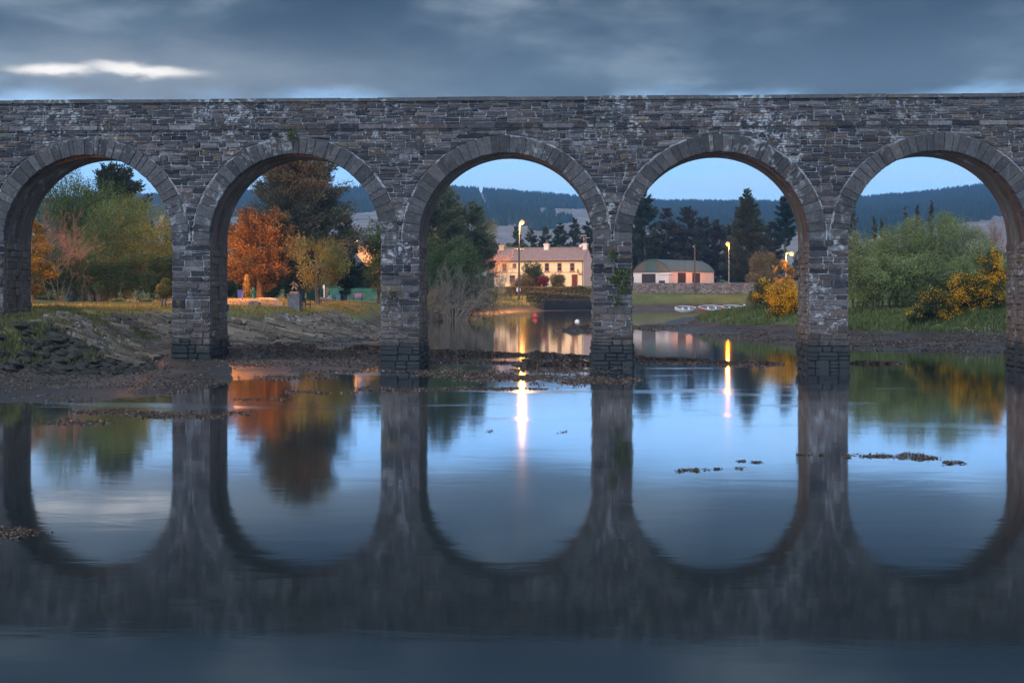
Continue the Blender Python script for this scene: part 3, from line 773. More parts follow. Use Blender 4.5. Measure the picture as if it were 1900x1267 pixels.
def broadleaf(name, label, x, Z, ytop, wpx, seed, colors, n=8000, blobs=22, leaf=0.26, base=0.25, group=None, cat='tree', ydepth=0.85, trunk=True, flower=None, dz=0.0, stems=1, fill=0.5, M=None, bare=0.0):
    if Z < 380: n = int(n*2.3); leaf = leaf*0.66; blobs = int(blobs*1.9)
    g = np.random.default_rng(seed); b = spot(x, Z, dz); Ht = top_h(ytop, Z, b); Wm = wpx*Z/F
    root = thing(name, label, cat, b, 0, group)
    q = unit(g.normal(size=(blobs, 3)))*(g.random((blobs, 1))**(1/2.6))
    zc = (1+base)/2*Ht; hzr = (1-base)/2*Ht
    br = g.uniform(0.11, 0.24, blobs)*min(Wm, 2.2*hzr)*0.9
    cen = q*np.array([Wm*0.5, Wm*0.5*ydepth, hzr])*0.88+np.array([0, 0, zc])
    cen[:, 2] = np.minimum(cen[:, 2], Ht-br*0.9)
    tr = MB(); g2 = random.Random(seed)
    for s in range(stems):
        a = g2.uniform(0, 6.28); off = 0 if stems == 1 else Wm*0.22
        bx_, by_ = off*math.cos(a)*g2.random(), off*math.sin(a)*g2.random()
        top = (bx_*1.6+g2.uniform(-.04, .04)*Wm, by_*1.6, zc*0.95); rad = (0.03*Wm+0.05)/math.sqrt(stems)
        mid = (bx_+g2.uniform(-.03, .03)*Wm, by_, zc*0.45)
        tr.tube([(bx_, by_, -0.4), mid, top], [rad, rad*0.75, rad*0.3], 7)
        for i in range(s, blobs, stems):
            if i % 2 == 0:
                f = g2.uniform(0.35, 0.9); p = [mid[j]*(1-f)+top[j]*f for j in range(3)]
                c_ = cen[i]; m_ = [(p[j]+c_[j])/2 for j in range(3)]; m_[2] += 0.05*Ht
                tr.tube([p, m_, tuple(c_)], [rad*0.4, rad*0.25, 0.015], 5, False)
    if trunk: obj('trunk', tr.mesh('trunk'), M_BARK, root)
    wgt = br**2; ki = g.choice(blobs, n, p=wgt/wgt.sum())
    rad = br[ki][:, None]*(fill+(1-fill)*g.random((n, 1))**0.5)*g.uniform(0.85, 1.18, (n, 1))
    dirn = unit(g.normal(size=(n, 3)))
    C = cen[ki]+dirn*rad; C[:, 2] = np.maximum(C[:, 2], 0.03+0.1*g.random(n))
    V = leaf_quads(C, leaf*g.uniform(0.6, 1.35, n), leaf*0.55*g.uniform(0.7, 1.3, n), g, dirn*0.5+np.array([0, 0, 0.3]), 1.0)
    cb = pal(colors, g, blobs, 0.36)[ki]*g.uniform(0.68, 1.32, (n, 1))
    # loose shoots break the outline
    ns_ = blobs*3; m_ = int(n*0.14); ks = g.integers(0, blobs, ns_); sd_ = unit(g.normal(size=(ns_, 3))+np.array([0, 0, 0.35]))
    sp = cen[ks]+sd_*br[ks][:, None]*0.85; sv_ = unit(sd_*0.7+g.normal(size=(ns_, 3))*0.35+np.array([0, 0, 0.55])); sl_ = g.uniform(0.3, 1.0, ns_)*0.16*min(Wm, Ht*1.2)
    kq = g.integers(0, ns_, m_); tq = g.random(m_)
    Cq = sp[kq]+sv_[kq]*(sl_[kq]*tq)[:, None]+g.normal(0, 0.05, (m_, 3))*(1.1-tq)[:, None]*(0.4+0.25*Wm*0.3); Cq[:, 2] = np.maximum(Cq[:, 2], 0.05)
    V = np.concatenate([V, leaf_quads(Cq, leaf*g.uniform(0.5, 1.2, m_), leaf*0.5*g.uniform(0.6, 1.2, m_), g, sv_[kq], 0.8)]); cb = np.concatenate([cb, pal(colors, g, ns_, 0.2)[kq]*g.uniform(0.8, 1.3, (m_, 1))])
    obj('crown', leaf_mesh('crown', V, cb), M_LEAF, root)
    if flower:
        fcol, fn, fs, frac = flower
        k = max(6, int(blobs*frac)); sel = g.choice(blobs, k, replace=False); ki = g.choice(sel, fn)
        dirn = unit(g.normal(size=(fn, 3))+np.array([0, -0.5, 0.5]))
        # blossom gathers in clusters
        nc = max(8, fn//38); cl_c = cen[g.choice(sel, nc)]; cl_r = br[g.choice(sel, nc)]
        cd = unit(g.normal(size=(nc, 3))+np.array([0, -0.9, 0.55]))
        cc = cl_c+cd*cl_r[:, None]*1.06
        kk = g.integers(0, nc, fn); C = cc[kk]+g.normal(0, 0.13+0.02*Wm, (fn, 3))
        C[:, 2] = np.maximum(C[:, 2], 0.1)
        V = leaf_quads(C, fs*g.uniform(0.6, 1.3, fn), fs*0.8*g.uniform(0.6, 1.2, fn), g)
        obj('flowers', leaf_mesh('flowers', V, pal(fcol, g, fn, 0.25)), M_PETAL, root)['kind'] = 'stuff'
    return root

def bare_tree(name, label, x, Z, ytop, wpx, seed, mat, depth=5, group=None, cat='shrub', stems=5, droop=0.0, thick=0.05, zbase=None, spread=0.55):
    r = random.Random(seed); b = spot(x, Z)
    if zbase is not None: b = (b[0], b[1], zbase)
    Ht = top_h(ytop, Z, b); Wm = wpx*Z/F
    root = thing(name, label, cat, b, 0, group); mb = MB()
    def grow(p, d, L, rad, lev):
        q = p+d*L; mid = p+d*L*0.5+Vector((r.uniform(-1, 1), r.uniform(-1, 1), r.uniform(-1, 1)))*L*0.09
        mb.tube([p, mid, q], [rad, rad*0.85, rad*0.65], 3 if lev > 1 else 5, False)
        if lev >= depth: return
        for _ in range(3 if lev < depth-1 else 4):
            nd = (d+Vector((r.gauss(0, .55), r.gauss(0, .55), r.gauss(0.10-droop, .38)))).normalized()
            grow(p+d*L*r.uniform(0.5, 1.0), nd, L*r.uniform(0.55, 0.85), max(rad*0.6, 0.008), lev+1)
    for s in range(stems):
        a = r.uniform(0, 6.28); o = 0.25*Wm*r.random()
        d = Vector((math.cos(a)*spread*Wm/Ht, math.sin(a)*spread*Wm/Ht, 1)).normalized()
        grow(Vector((o*math.cos(a), o*math.sin(a), -0.15)), d, Ht*0.34, thick*(0.7+0.6*r.random()), 1)
    zm = max(q[2] for q in mb.v); s = Ht/zm; xm = max(abs(q[0]) for q in mb.v); sx = min(1.6, 0.55*Wm/xm)
    mb.v = [(q[0]*sx, q[1]*sx, q[2]*s) for q in mb.v]
    obj('branches', mb.mesh('branches'), mat, root)
    return root

CYP = [(0.060, 0.078, 0.052), (0.075, 0.078, 0.058), (0.046, 0.070, 0.050), (0.085, 0.080, 0.062)]
CYP = [tuple(q*k_ for q, k_ in zip(p, (1.75, 1.6, 1.55))) for p in CYP]
LAMPLIT_RUST = [(0.17, 0.105, 0.052), (0.13, 0.09, 0.05), (0.09, 0.085, 0.05)]  # reddish foliage with the lamp's orange put into the leaf colours
DARKC = [(0.036, 0.062, 0.040), (0.050, 0.072, 0.042), (0.030, 0.050, 0.038)]
PINE = [(0.082, 0.100, 0.056), (0.098, 0.094, 0.062), (0.068, 0.090, 0.054)]
GPINE = [(0.13, 0.155, 0.080), (0.15, 0.150, 0.09), (0.11, 0.14, 0.075)]
WILLOW = [(0.145, 0.205, 0.065), (0.115, 0.175, 0.055), (0.18, 0.225, 0.085)]
GREEN = [(0.105, 0.150, 0.046), (0.080, 0.125, 0.040), (0.135, 0.165, 0.056)]
DKGREEN = [(0.048, 0.082, 0.032), (0.066, 0.098, 0.038), (0.038, 0.066, 0.030)]
YELLOWG = [(0.24, 0.22, 0.06), (0.19, 0.20, 0.06), (0.28, 0.22, 0.08)]
OLIVE = [(0.15, 0.13, 0.075), (0.12, 0.12, 0.06), (0.18, 0.15, 0.09)]
GORSE_G = [(0.045, 0.075, 0.030), (0.060, 0.085, 0.035), (0.035, 0.06, 0.03)]
GORSE_F = [(0.85, 0.42, 0.012), (0.80, 0.34, 0.01), (0.88, 0.50, 0.03)]

# ---- seen through the first arch
conifer('cypress_tree', 'dark cypress leaning over the green trees in the leftmost arch', 212, 152, 300, 185, 1, DARKC, 10000, 0.50, 0.55, 0.3, leaf=(0.8, 0.24), branches=110)
broadleaf('leafy_tree', 'mid green tree below the dark cypress in the leftmost arch', 142, 143, 306, 205, 2, GREEN, 20000, 40, 0.26, 0.04)
broadleaf('willow_tree', 'yellow-green willow in the middle of the leftmost arch', 234, 138, 362, 195, 3, WILLOW, 19000, 36, 0.22, 0.05)
broadleaf('leafy_tree', 'green tree at the right edge of the leftmost arch, beside the pier', 303, 148, 395, 125, 4, [(0.12, 0.16, 0.05), (0.10, 0.14, 0.045)], 9000, 24, 0.22, 0.05)
conifer('golden_conifer', 'golden-leaved conifer lit by a lamp at the left edge of the leftmost arch', 58, 110, 398, 92, 5, [(0.30, 0.20, 0.035), (0.24, 0.17, 0.04), (0.10, 0.10, 0.04)], 5000, 0.35, 0.10, 0.1, leaf=(0.42, 0.14), branches=70, droop=0.15)
bare_tree('bare_shrub', 'bare reddish twiggy tree in front of the leftmost arch trees', 112, 119, 362, 150, 6, M_RTWIG, 6, stems=8, thick=0.04, droop=0.05, spread=0.9)
for i, (x, Z, yt, wd) in enumerate([(85, 122, 455, 95), (150, 121, 462, 110), (215, 120, 470, 110), (265, 119, 462, 100), (312, 119, 458, 80)]):
    broadleaf('hedge_shrub', ['dark shrub below the golden conifer', 'dark shrub above the grey rock face in the leftmost arch', 'dark shrub right of the rock face in the leftmost arch',
              'dark green shrub under the yellow-green willow', 'dark green shrub beside the second pier, behind the topiary'][i], x, Z, yt, wd, 20+i, DKGREEN, 5500, 16, 0.2, 0.0, 'shrubs behind the leftmost arch', 'shrub', trunk=False)
broadleaf('leafy_tree', 'green tree at the far left behind the leftmost pier', -40, 128, 360, 170, 8, GREEN, 6000, 24, 0.3, 0.1)
# ---- second arch
conifer('cypress_tree', 'huge brown-green cypress, its lower left side lit orange, in the second arch', 556, 147, 258, 270, 9, CYP, 36000, 0.45, 0.32, 0.12, leaf=(0.62, 0.16), branches=260)
conifer('cypress_tree', 'smaller cypress lit orange beside the second pier', 482, 138, 392, 180, 10, LAMPLIT_RUST, 18000, 0.24, 0.20, 0.10, leaf=(0.5, 0.14), branches=110)  # stands in for the lamplit lower left of the huge cypress
conifer('cypress_tree', 'dark cypress right of the huge one in the second arch', 640, 163, 392, 75, 12, DARKC, 5000, 0.6, 0.3, 0.1, leaf=(0.6, 0.18), branches=90)
broadleaf('young_tree', 'small yellow-green tree with a forked trunk on the lawn', 590, 119, 430, 130, 13, YELLOWG, 4600, 15, 0.20, 0.22, fill=0.12)
broadleaf('leafy_tree', 'bright green tree touching the third pier in the second arch', 703, 150, 402, 75, 14, GREEN, 6500, 20, 0.24, 0.10)
for i, (x, Z, yt, wd) in enumerate([(440, 158, 500, 60), (490, 160, 498, 70), (545, 162, 500, 70), (635, 186, 498, 60), (685, 186, 495, 60)]):
    broadleaf('hedge_shrub', ['dark hedge shrub behind the blue bin', 'dark hedge shrub behind the green pump', 'dark hedge shrub behind the statue', 'dark shrub behind the left half of the green fence', 'dark shrub behind the right half of the green fence'][i],
              x, Z, yt, wd, 40+i, DKGREEN, 5000, 14, 0.24, 0.0, 'shrubs behind the park', 'shrub', trunk=False)
conifer('conical_shrub', 'olive cone-shaped shrub between the blue bin and the green pump', 458, 132, 510, 20, 15, OLIVE, 2500, 0.45, 0.9, 0.02, leaf=(0.22, 0.09), branches=60, cat='shrub')
# ---- third arch
conifer('pine_tree', 'dark pine against the third pier, tallest of the riverside trees', 815, 186, 338, 135, 16, GPINE, 15000, 0.36, 0.3, 0.1, leaf=(0.6, 0.2), branches=130)
conifer('pine_tree', 'brown-green rounded pine left of the pale poplar', 868, 192, 372, 130, 17, GPINE, 15000, 0.28, 0.3, 0.08, leaf=(0.6, 0.2), branches=130)
broadleaf('leafy_tree', 'dark green leafy tree under the pines by the third pier', 835, 172, 432, 130, 18, GREEN+[(0.08, 0.12, 0.045)], 14000, 30, 0.28, 0.0)
bare_tree('bare_shrub', 'pale tangled bare thicket hanging over the water beside the third pier', 842, 160, 478, 150, 19, M_TWIG, 6, stems=15, thick=0.07, droop=0.2, spread=1.1)
bare_tree('bare_shrub', 'grey twiggy shrub at the water edge left of the hedge', 893, 176, 470, 115, 31, M_TWIG, 6, stems=11, thick=0.05, droop=0.15, spread=0.9)
broadleaf('willow_shrub', 'grey-brown shrub low over the dark bank', 870, 166, 505, 120, 32, [(0.11, 0.11, 0.075), (0.09, 0.10, 0.06)], 7000, 24, 0.22, 0.0, cat='shrub', trunk=False)
broadleaf('poplar_tree', 'pale yellow-green slender tree left of the lamp and yellow house', 905, 262, 393, 52, 33, [(0.20, 0.20, 0.09), (0.16, 0.17, 0.09)], 4200, 20, 0.34, 0.1, fill=0.3)
bare_tree('bare_shrub', 'pinkish twiggy shrub in front of the left end of the yellow house', 925, 236, 455, 62, 34, M_RTWIG, 6, stems=6, thick=0.06)
for i, (x, Z, yt, wd) in enumerate([(958, 345, 418, 52), (985, 350, 422, 50), (1012, 352, 418, 55), (1040, 350, 410, 55), (1066, 340, 400, 46), (1092, 345, 408, 60)]):
    conifer('conifer_tree', ['first dark conifer behind the yellow house, beside the lamp', 'second conifer behind the yellow house from the lamp', 'dark conifer behind the middle chimney of the yellow house',
            'dark conifer right of the middle chimney', 'taller pine with a ragged top above the yellow house roof', 'dark conifer behind the right chimney against the fourth pier'][i],
            x, Z, yt, wd, 50+i, DARKC+PINE, 4200, 0.5, 0.25, 0.1, 'conifers behind the yellow house', (0.95, 0.32), 80)
for i, (x, yt, wd) in enumerate([(950, 446, 45), (985, 448, 45), (1035, 447, 40)]):
    broadleaf('hedge_shrub', ['ochre shrub above the left roof of the yellow house', 'ochre shrub left of the middle chimney', 'ochre shrub right of the middle chimney'][i], x, 285, yt, wd, 60+i, OLIVE+GREEN, 1800, 12, 0.36, 0.0, 'shrubs behind the yellow house', 'shrub', trunk=False)
bare_tree('bare_tree', 'pale bare tree behind the right half of the yellow house roof', 1052, 292, 432, 60, 66, M_TWIG, 6, stems=5, thick=0.05, cat='tree')
broadleaf('round_bush', 'round dark green bush in front of the yellow house', 990, 246, 480, 42, 67, DKGREEN, 4200, 20, 0.3, 0.0, cat='bush', trunk=False)
broadleaf('clipped_bush', 'wide clipped brown-green bush below the lamp post', 970, 241, 507, 50, 68, [(0.10, 0.085, 0.055), (0.085, 0.08, 0.05)], 4500, 40, 0.2, 0.0, cat='bush', trunk=False)
broadleaf('red_bush', 'dark crimson bush beside the clipped brown bush', 1008, 242, 508, 24, 69, [(0.16, 0.025, 0.04), (0.12, 0.02, 0.035)], 2500, 16, 0.22, 0.0, cat='bush', trunk=False)
broadleaf('green_bush', 'low green bush left of the red door', 1035, 243, 508, 36, 70, [(0.09, 0.11, 0.05), (0.12, 0.11, 0.06)], 3000, 20, 0.24, 0.0, cat='bush', trunk=False)
# long hedge on the bank below the house: one clipped hedge
def hedge(name, label, pts, h, wd, colors, n, seed, leaf=0.22):
    g = np.random.default_rng(seed); a = np.array([XY(*p) for p in pts]); b0 = spot(*pts[0])
    root = thing(name, label, 'hedge', b0)
    seg = np.linalg.norm(np.diff(a, axis=0), axis=1); ki = g.choice(len(seg), n, p=seg/seg.sum()); t = g.random(n)
    c = a[ki]*(1-t[:, None])+a[ki+1]*t[:, None]
    hh_ = height(c[:, 0], c[:, 1])[0]; u = g.uniform(-1, 1, n); v = g.random(n)
    surf = g.random(n)
    v = np.where(surf < 0.45, 0.92+0.16*g.random(n), v); u = np.where(surf > 0.45, np.sign(u)*(0.85+0.2*g.random(n)), u)
    lump = 1+0.35*fbm(c[:, 0]*0.5, c[:, 1]*0.5, 3, seed)
    dirv = (a[-1]-a[0])/np.linalg.norm(a[-1]-a[0]); nrm = np.array([-dirv[1], dirv[0]])
    C = np.stack([c[:, 0]+nrm[0]*u*wd/2, c[:, 1]+nrm[1]*u*wd/2, hh_+v*h*lump], 1)-np.array(b0)
    V = leaf_quads(C, leaf*g.uniform(0.6, 1.3, n), leaf*0.55, g)
    obj('foliage', leaf_mesh('foliage', V, pal(colors, g, n, 0.35)), M_LEAF, root)
    st = MB()
    for q in range(0, n, max(1, n//40)): st.tube([(C[q, 0], C[q, 1], hh_[q]-b0[2]-0.2), (C[q, 0]*1.0, C[q, 1], C[q, 2])], [0.03, 0.012], 4, False)
    obj('stems', st, M_BARK, root)
    return root
hedge('garden_hedge', 'long ochre hedge on the bank below the yellow house', [(938, 237), (1010, 238), (1100, 240)], 1.3, 1.6, [(0.20, 0.15, 0.07), (0.15, 0.13, 0.06), (0.11, 0.11, 0.05)], 9000, 71, 0.3)
hedge('bank_scrub', 'brown scrub along the slope between the hedge and the stream', [(985, 228.6), (1040, 231), (1104, 235)], 2.0, 3.2, [(0.15, 0.12, 0.095), (0.12, 0.10, 0.075), (0.10, 0.11, 0.06)], 9000, 72, 0.32)
# ---- fourth arch
conifer('pine_tree', 'ragged pine against the fourth pier behind the barn', 1196, 312, 348, 78, 80, DARKC+PINE, 8000, 0.42, 0.35, 0.2, leaf=(0.9, 0.3), branches=90)
for i, (x, Z, yt, wd) in enumerate([(1236, 316, 384, 78), (1276, 318, 380, 74), (1306, 330, 398, 66), (1332, 326, 405, 60), (1358, 335, 415, 60), (1432, 330, 408, 60), (1182, 322, 420, 70), (1255, 322, 420, 70)]):
    conifer('conifer_tree', ['brown-black conifer above the round gable of the barn', 'brown-black conifer above the barn roof, tallest there', 'dark conifer right of the utility pole', 'dark conifer above the far end of the barn', 'dark conifer left of the big spruce by the lit lamp', 'dark conifer right of the big spruce',
             'dark conifer behind the left edge of the barn', 'dark conifer filling the gap above the barn roof'][i], x, Z, yt, wd, 81+i, [(0.082, 0.074, 0.060), (0.098, 0.080, 0.068), (0.062, 0.074, 0.056)], 6500, 0.35, 0.15, 0.05, 'conifers behind the barn', (0.95, 0.3), 100)
conifer('spruce_tree', 'big dark spruce behind the brightly lit lamp', 1386, 283, 344, 118, 90, [(0.062, 0.088, 0.048), (0.080, 0.090, 0.052), (0.054, 0.074, 0.044)], 17000, 0.75, 0.30, 0.03, leaf=(0.8, 0.24), branches=220)
conifer('tall_pine', 'tall thin pine with a bare trunk left of the fifth pier', 1456, 310, 358, 62, 91, DARKC, 4500, 0.5, 0.3, 0.45, leaf=(0.9, 0.3), branches=60)
broadleaf('yellow_bush', 'olive-yellow tree between the spruce and the small lamp', 1418, 256, 466, 62, 92, OLIVE+[(0.20, 0.15, 0.05)], 5500, 24, 0.3, 0.0, trunk=False, cat='bush')
broadleaf('gorse_bush', 'orange-lit gorse right under the small lamp', 1455, 229, 476, 40, 93, GORSE_G+[(0.3, 0.2, 0.04)], 3500, 18, 0.22, 0.0, None, 'bush', trunk=False, flower=(GORSE_F, 900, 0.22, 0.8))
broadleaf('gorse_bush', 'bright yellow gorse in bloom against the fifth pier', 1456, 111, 522, 62, 94, GORSE_G, 6000, 22, 0.12, 0.0, None, 'bush', trunk=False, flower=(GORSE_F, 7500, 0.11, 1.0), dz=-0.4)
broadleaf('gorse_bush', 'sparse olive gorse left of the bright yellow one', 1418, 117, 519, 62, 95, GORSE_G+OLIVE, 6500, 22, 0.13, 0.0, None, 'bush', trunk=False, flower=(GORSE_F, 700, 0.12, 0.8), dz=-0.3)
# ---- fifth arch
for i, (x, Z, yt, wd) in enumerate([(1592, 110, 428, 95), (1642, 114, 412, 100), (1692, 117, 396, 105), (1742, 119, 384, 100), (1790, 116, 398, 100), (1838, 113, 436, 90), (1615, 105, 462, 90), (1668, 106, 468, 90), (1720, 106, 470, 90), (1772, 105, 468, 80)]):
    broadleaf('willow_shrub', ['pale green willow against the fifth pier', 'second pale willow from the fifth pier, back row', 'tall willow left of the tallest in the rightmost arch', 'tallest pale willow in the rightmost arch', 'willow right of the tallest one', 'willow against the rightmost pier above the gorse',
              'low front willow nearest the fifth pier', 'second low front willow from the fifth pier', 'third low front willow from the fifth pier', 'low front willow directly above the yellow gorse'][i], x, Z, yt, wd, 110+i,
              [(0.23, 0.27, 0.10), (0.19, 0.235, 0.085), (0.27, 0.29, 0.14), (0.16, 0.195, 0.075)], 9000, 34, 0.17, 0.0, 'willow thicket in the rightmost arch', 'shrub', stems=5, fill=0.35)
for i, (x, yt, wd) in enumerate([(1583, 372, 48), (1680, 378, 26), (1702, 375, 26), (1728, 366, 22), (1622, 398, 24), (1636, 402, 20)]):
    conifer('conifer_tree', ['dark conifer peeping above the willows beside the fifth pier', 'left of two dark pointed conifers above the willows', 'right of two dark pointed conifers above the willows', 'thin tall conifer above the tallest willow', 'brown conifer tip near the fifth pier', 'small brown conifer tip above the second willow'][i],
            x, 255, yt, wd, 130+i, PINE, 2200, 0.5, 0.5, 0.05, 'conifers above the willows', (0.6, 0.22), 60)
for i, (x, Z, yt, wd, fl) in enumerate([(1738, 95, 540, 70, 1100), (1790, 95.5, 500, 75, 1900), (1838, 95, 462, 62, 2400), (1705, 95, 570, 40, 350)]):
    broadleaf('gorse_bush', ['low gorse with scattered yellow flowers left in the rightmost arch', 'gorse thick with yellow flowers in the middle of the rightmost arch', 'tallest yellow gorse against the rightmost pier', 'smallest gorse tuft with a few flowers in the rightmost arch'][i],
              x, Z, yt, wd, 140+i, GORSE_G, 6500, 24, 0.11, 0.0, 'gorse on the right bank', 'bush', trunk=False, flower=([(0.88, 0.47, 0.015), (0.82, 0.38, 0.012)], int(fl*1.25), 0.10, 0.9), dz=-0.2)
bare_tree('bare_shrub', 'reddish bare twigs above the gorse at the rightmost pier', 1838, 128, 378, 70, 145, M_RTWIG, 6, stems=5, thick=0.03)
broadleaf('willow_shrub', 'pale willow beyond the rightmost pier', 1930, 112, 420, 120, 146, WILLOW, 5000, 24, 0.2, 0.0, None, 'shrub', trunk=False)
# far hedgerow trees at the foot of the hills
ORD = 'one two three four five six seven eight nine ten eleven twelve thirteen fourteen fifteen sixteen seventeen eighteen nineteen twenty twenty-one twenty-two twenty-three twenty-four twenty-five twenty-six twenty-seven twenty-eight twenty-nine thirty thirty-one thirty-two thirty-three thirty-four'.split()
for i in range(34):
    r = random.Random(700+i); x = -60+i*60+r.uniform(-20, 20)
    broadleaf('hedgerow_tree', 'small dark tree at the hill foot, number %s from the left' % ORD[i], x, 400+r.uniform(-30, 40), 462+r.uniform(-8, 8)-(8 if 640 < x < 700 else 0), 70+r.uniform(-10, 25), 700+i, DKGREEN+PINE, 1300, 12, 0.75, 0.0, 'trees at the foot of the hills', 'tree', trunk=False)
# topiary by the second pier
bt = spot(304, 93); tp_ = thing('topiary_shrub', 'clipped ochre shrub on twin stems beside the second pier', 'shrub', bt)
tm = MB(); tm.tube([(-0.16, 0, -0.2), (-0.1, 0, 0.5), (-0.16, 0, 1.1)], [0.06, 0.05, 0.04], 7); tm.tube([(0.14, 0.05, -0.2), (0.10, 0, 0.5), (0.16, 0, 1.1)], [0.06, 0.05, 0.04], 7)
obj('stems', tm, M_BARK, tp_)
g = np.random.default_rng(77); n_ = 3500; dv = unit(g.normal(size=(n_, 3))); sel = g.random(n_) < 0.3
Cc = np.where(sel[:, None], dv*np.array([0.28, 0.28, 0.20])+np.array([0.12, 0, 1.75]), dv*np.array([0.52, 0.5, 0.42])+np.array([0, 0, 1.25]))*g.uniform(0.96, 1.03, (n_, 1))
obj('crown', leaf_mesh('crown', leaf_quads(Cc, 0.10*g.uniform(0.6, 1.3, n_), 0.06, g), pal([(0.26, 0.19, 0.05), (0.16, 0.15, 0.05)], g, n_)), M_LEAF, tp_)

# ---- growth on the masonry
def wall_plant(name, label, x, y, wpx, hpx, n, seed, colors):
    g = np.random.default_rng(seed); p = P(x, y, 64.0*1.0); s = 64.0/(FW[1]+(x-950)/F*RT[1]); p = P(x, y, s)
    root = thing(name, label, 'plant', (p[0], YF-0.05, p[2]-hpx*0.0123))
    nb = 14; bc = np.stack([g.uniform(-.5, .5, nb)*wpx*0.0246, -g.uniform(0.02, 0.16, nb), g.random(nb)*hpx*0.0246], 1)
    ki = g.integers(0, nb, n); C = bc[ki]+g.normal(0, 0.085, (n, 3))*np.array([1, 0.5, 1]); C[:, 1] = np.minimum(C[:, 1], -0.01)
    V = leaf_quads(C, 0.09*g.uniform(0.5, 1.4, n), 0.055, g, np.array([0, -0.4, 0.1]), 1.0)
    obj('leaves', leaf_mesh('leaves', V, pal(colors, g, n)), M_LEAF, root)
    st = MB()
    for b in bc[:9]: st.tube([(0, 0.04, 0.05), (b[0]*0.5, -0.03, b[2]*0.5), tuple(b)], [0.015, 0.012, 0.006], 4, False)
    obj('stems', st, M_BARK, root)
IVY = [(0.11, 0.15, 0.05), (0.15, 0.17, 0.07), (0.08, 0.12, 0.04)]
wall_plant('ivy_plant', 'largest ivy clump growing on the fourth pier', 1152, 520, 34, 40, 900, 1, IVY)
wall_plant('fern_tuft', 'small fern tuft high on the fourth pier', 1140, 472, 14, 16, 150, 2, IVY)
wall_plant('fern_tuft', 'fern sprig below the ivy clump on the fourth pier', 1146, 556, 14, 22, 120, 3, IVY)
wall_plant('fern_tuft', 'green tuft above the crown of the second arch', 540, 251, 16, 24, 220, 4, IVY)
wall_plant('fern_tuft', 'little green tuft on the edge of the third pier', 735, 545, 20, 14, 120, 5, OLIVE+IVY)

# ================================================================== buildings
M_YELLOW = plain('yellow_render', (0.76, 0.65, 0.43), 0.85, 0.10, 0.8, 0.1)
M_PINKW = plain('pink_white_render', (0.66, 0.58, 0.58), 0.85, 0.08, 0.8, 0.1)
M_WHITE = plain('white_paint', (0.70, 0.69, 0.68), 0.7, 0.08, 1.5, 0.05)
M_WHITEWALL = plain('whitewash', (0.66, 0.62, 0.62), 0.85, 0.12, 0.8, 0.1)
M_ROOF = plain('slate_roof', (0.23, 0.17, 0.165), 0.75, 0.22, 2.2, 0.4, stretch=(1, 1, 3))
M_SLATE = plain('blue_slate', (0.16, 0.18, 0.21), 0.6, 0.25, 2.0, 0.4)
M_DARKRED = plain('dark_red_paint', (0.11, 0.022, 0.024), 0.5, 0.15, 3, 0.05)
M_FRAME = plain('window_trim', (0.34, 0.20, 0.14), 0.6, 0.15, 3, 0.05)
M_GLASS = plain('window_glass', (0.035, 0.028, 0.040), 0.12, 0.3, 1.0, 0.0, spec=0.6)
M_STONEW = plain('grey_rubble', (0.15, 0.15, 0.155), 0.9, 0.5, 1.6, 0.9, dist=0.12)
M_BRICKC = plain('chimney_render', (0.55, 0.42, 0.27), 0.85, 0.2, 2, 0.2)
M_IRON = plain('black_iron', (0.025, 0.025, 0.028), 0.5, 0.3, 5, 0.1)
M_STEEL = plain('galvanised_steel', (0.42, 0.42, 0.43), 0.45, 0.15, 3, 0.05, metal=0.6)
M_WOOD = plain('creosoted_pole', (0.10, 0.075, 0.065), 0.85, 0.3, 3, 0.3, stretch=(3, 3, 0.4))
M_GREENSH = plain('green_sheet', (0.085, 0.130, 0.138), 0.5, 0.15, 1.2, 0.1)
M_BROWNSH = plain('brown_green_sheet', (0.115, 0.105, 0.085), 0.6, 0.15, 1.2, 0.1)
M_TEALSH = plain('teal_sheet', (0.065, 0.110, 0.105), 0.6, 0.15, 1.2, 0.1)
M_DOORD = plain('dark_boards', (0.045, 0.036, 0.045), 0.7, 0.3, 2, 0.2, stretch=(4, 4, 0.3))
M_GREENP = plain('green_paint', (0.075, 0.235, 0.155), 0.55, 0.15, 2, 0.1)
M_PINK = plain('pink_paint', (0.62, 0.20, 0.36), 0.5, 0.1, 2, 0.05)
M_BLUE = plain('blue_plastic', (0.02, 0.06, 0.42), 0.4, 0.1, 2, 0.05)
M_BLUEP = plain('pale_blue_paint', (0.30, 0.40, 0.66), 0.5, 0.1, 2, 0.05)
M_PUMP = plain('green_enamel', (0.012, 0.16, 0.10), 0.35, 0.15, 2, 0.05)
M_BRONZE = plain('bronze', (0.36, 0.20, 0.13), 0.45, 0.25, 4, 0.2, metal=0.5)
M_PLINTH = plain('blue_slate_blocks', (0.115, 0.125, 0.145), 0.85, 0.35, 3, 0.6)
M_KERB = plain('pale_kerb', (0.52, 0.49, 0.47), 0.8, 0.12, 3, 0.2)
M_ROAD = plain('tarmac', (0.12, 0.112, 0.118), 0.85, 0.15, 2, 0.2)
M_REDB = plain('red_buoy_plastic', (0.62, 0.06, 0.06), 0.4, 0.1, 3, 0.05)
M_ORANGE = plain('orange_hull_paint', (0.55, 0.22, 0.12), 0.45, 0.15, 3, 0.05)
M_LIP = plain('boat_white', (0.74, 0.73, 0.74), 0.4, 0.08, 3, 0.03)
M_HOLD = plain('boat_inside', (0.20, 0.20, 0.215), 0.7, 0.3, 3, 0.1)
M_ROCKW = plain('wet_dark_stone', (0.04, 0.036, 0.036), 0.7, 0.5, 2, 0.8, dist=0.1)

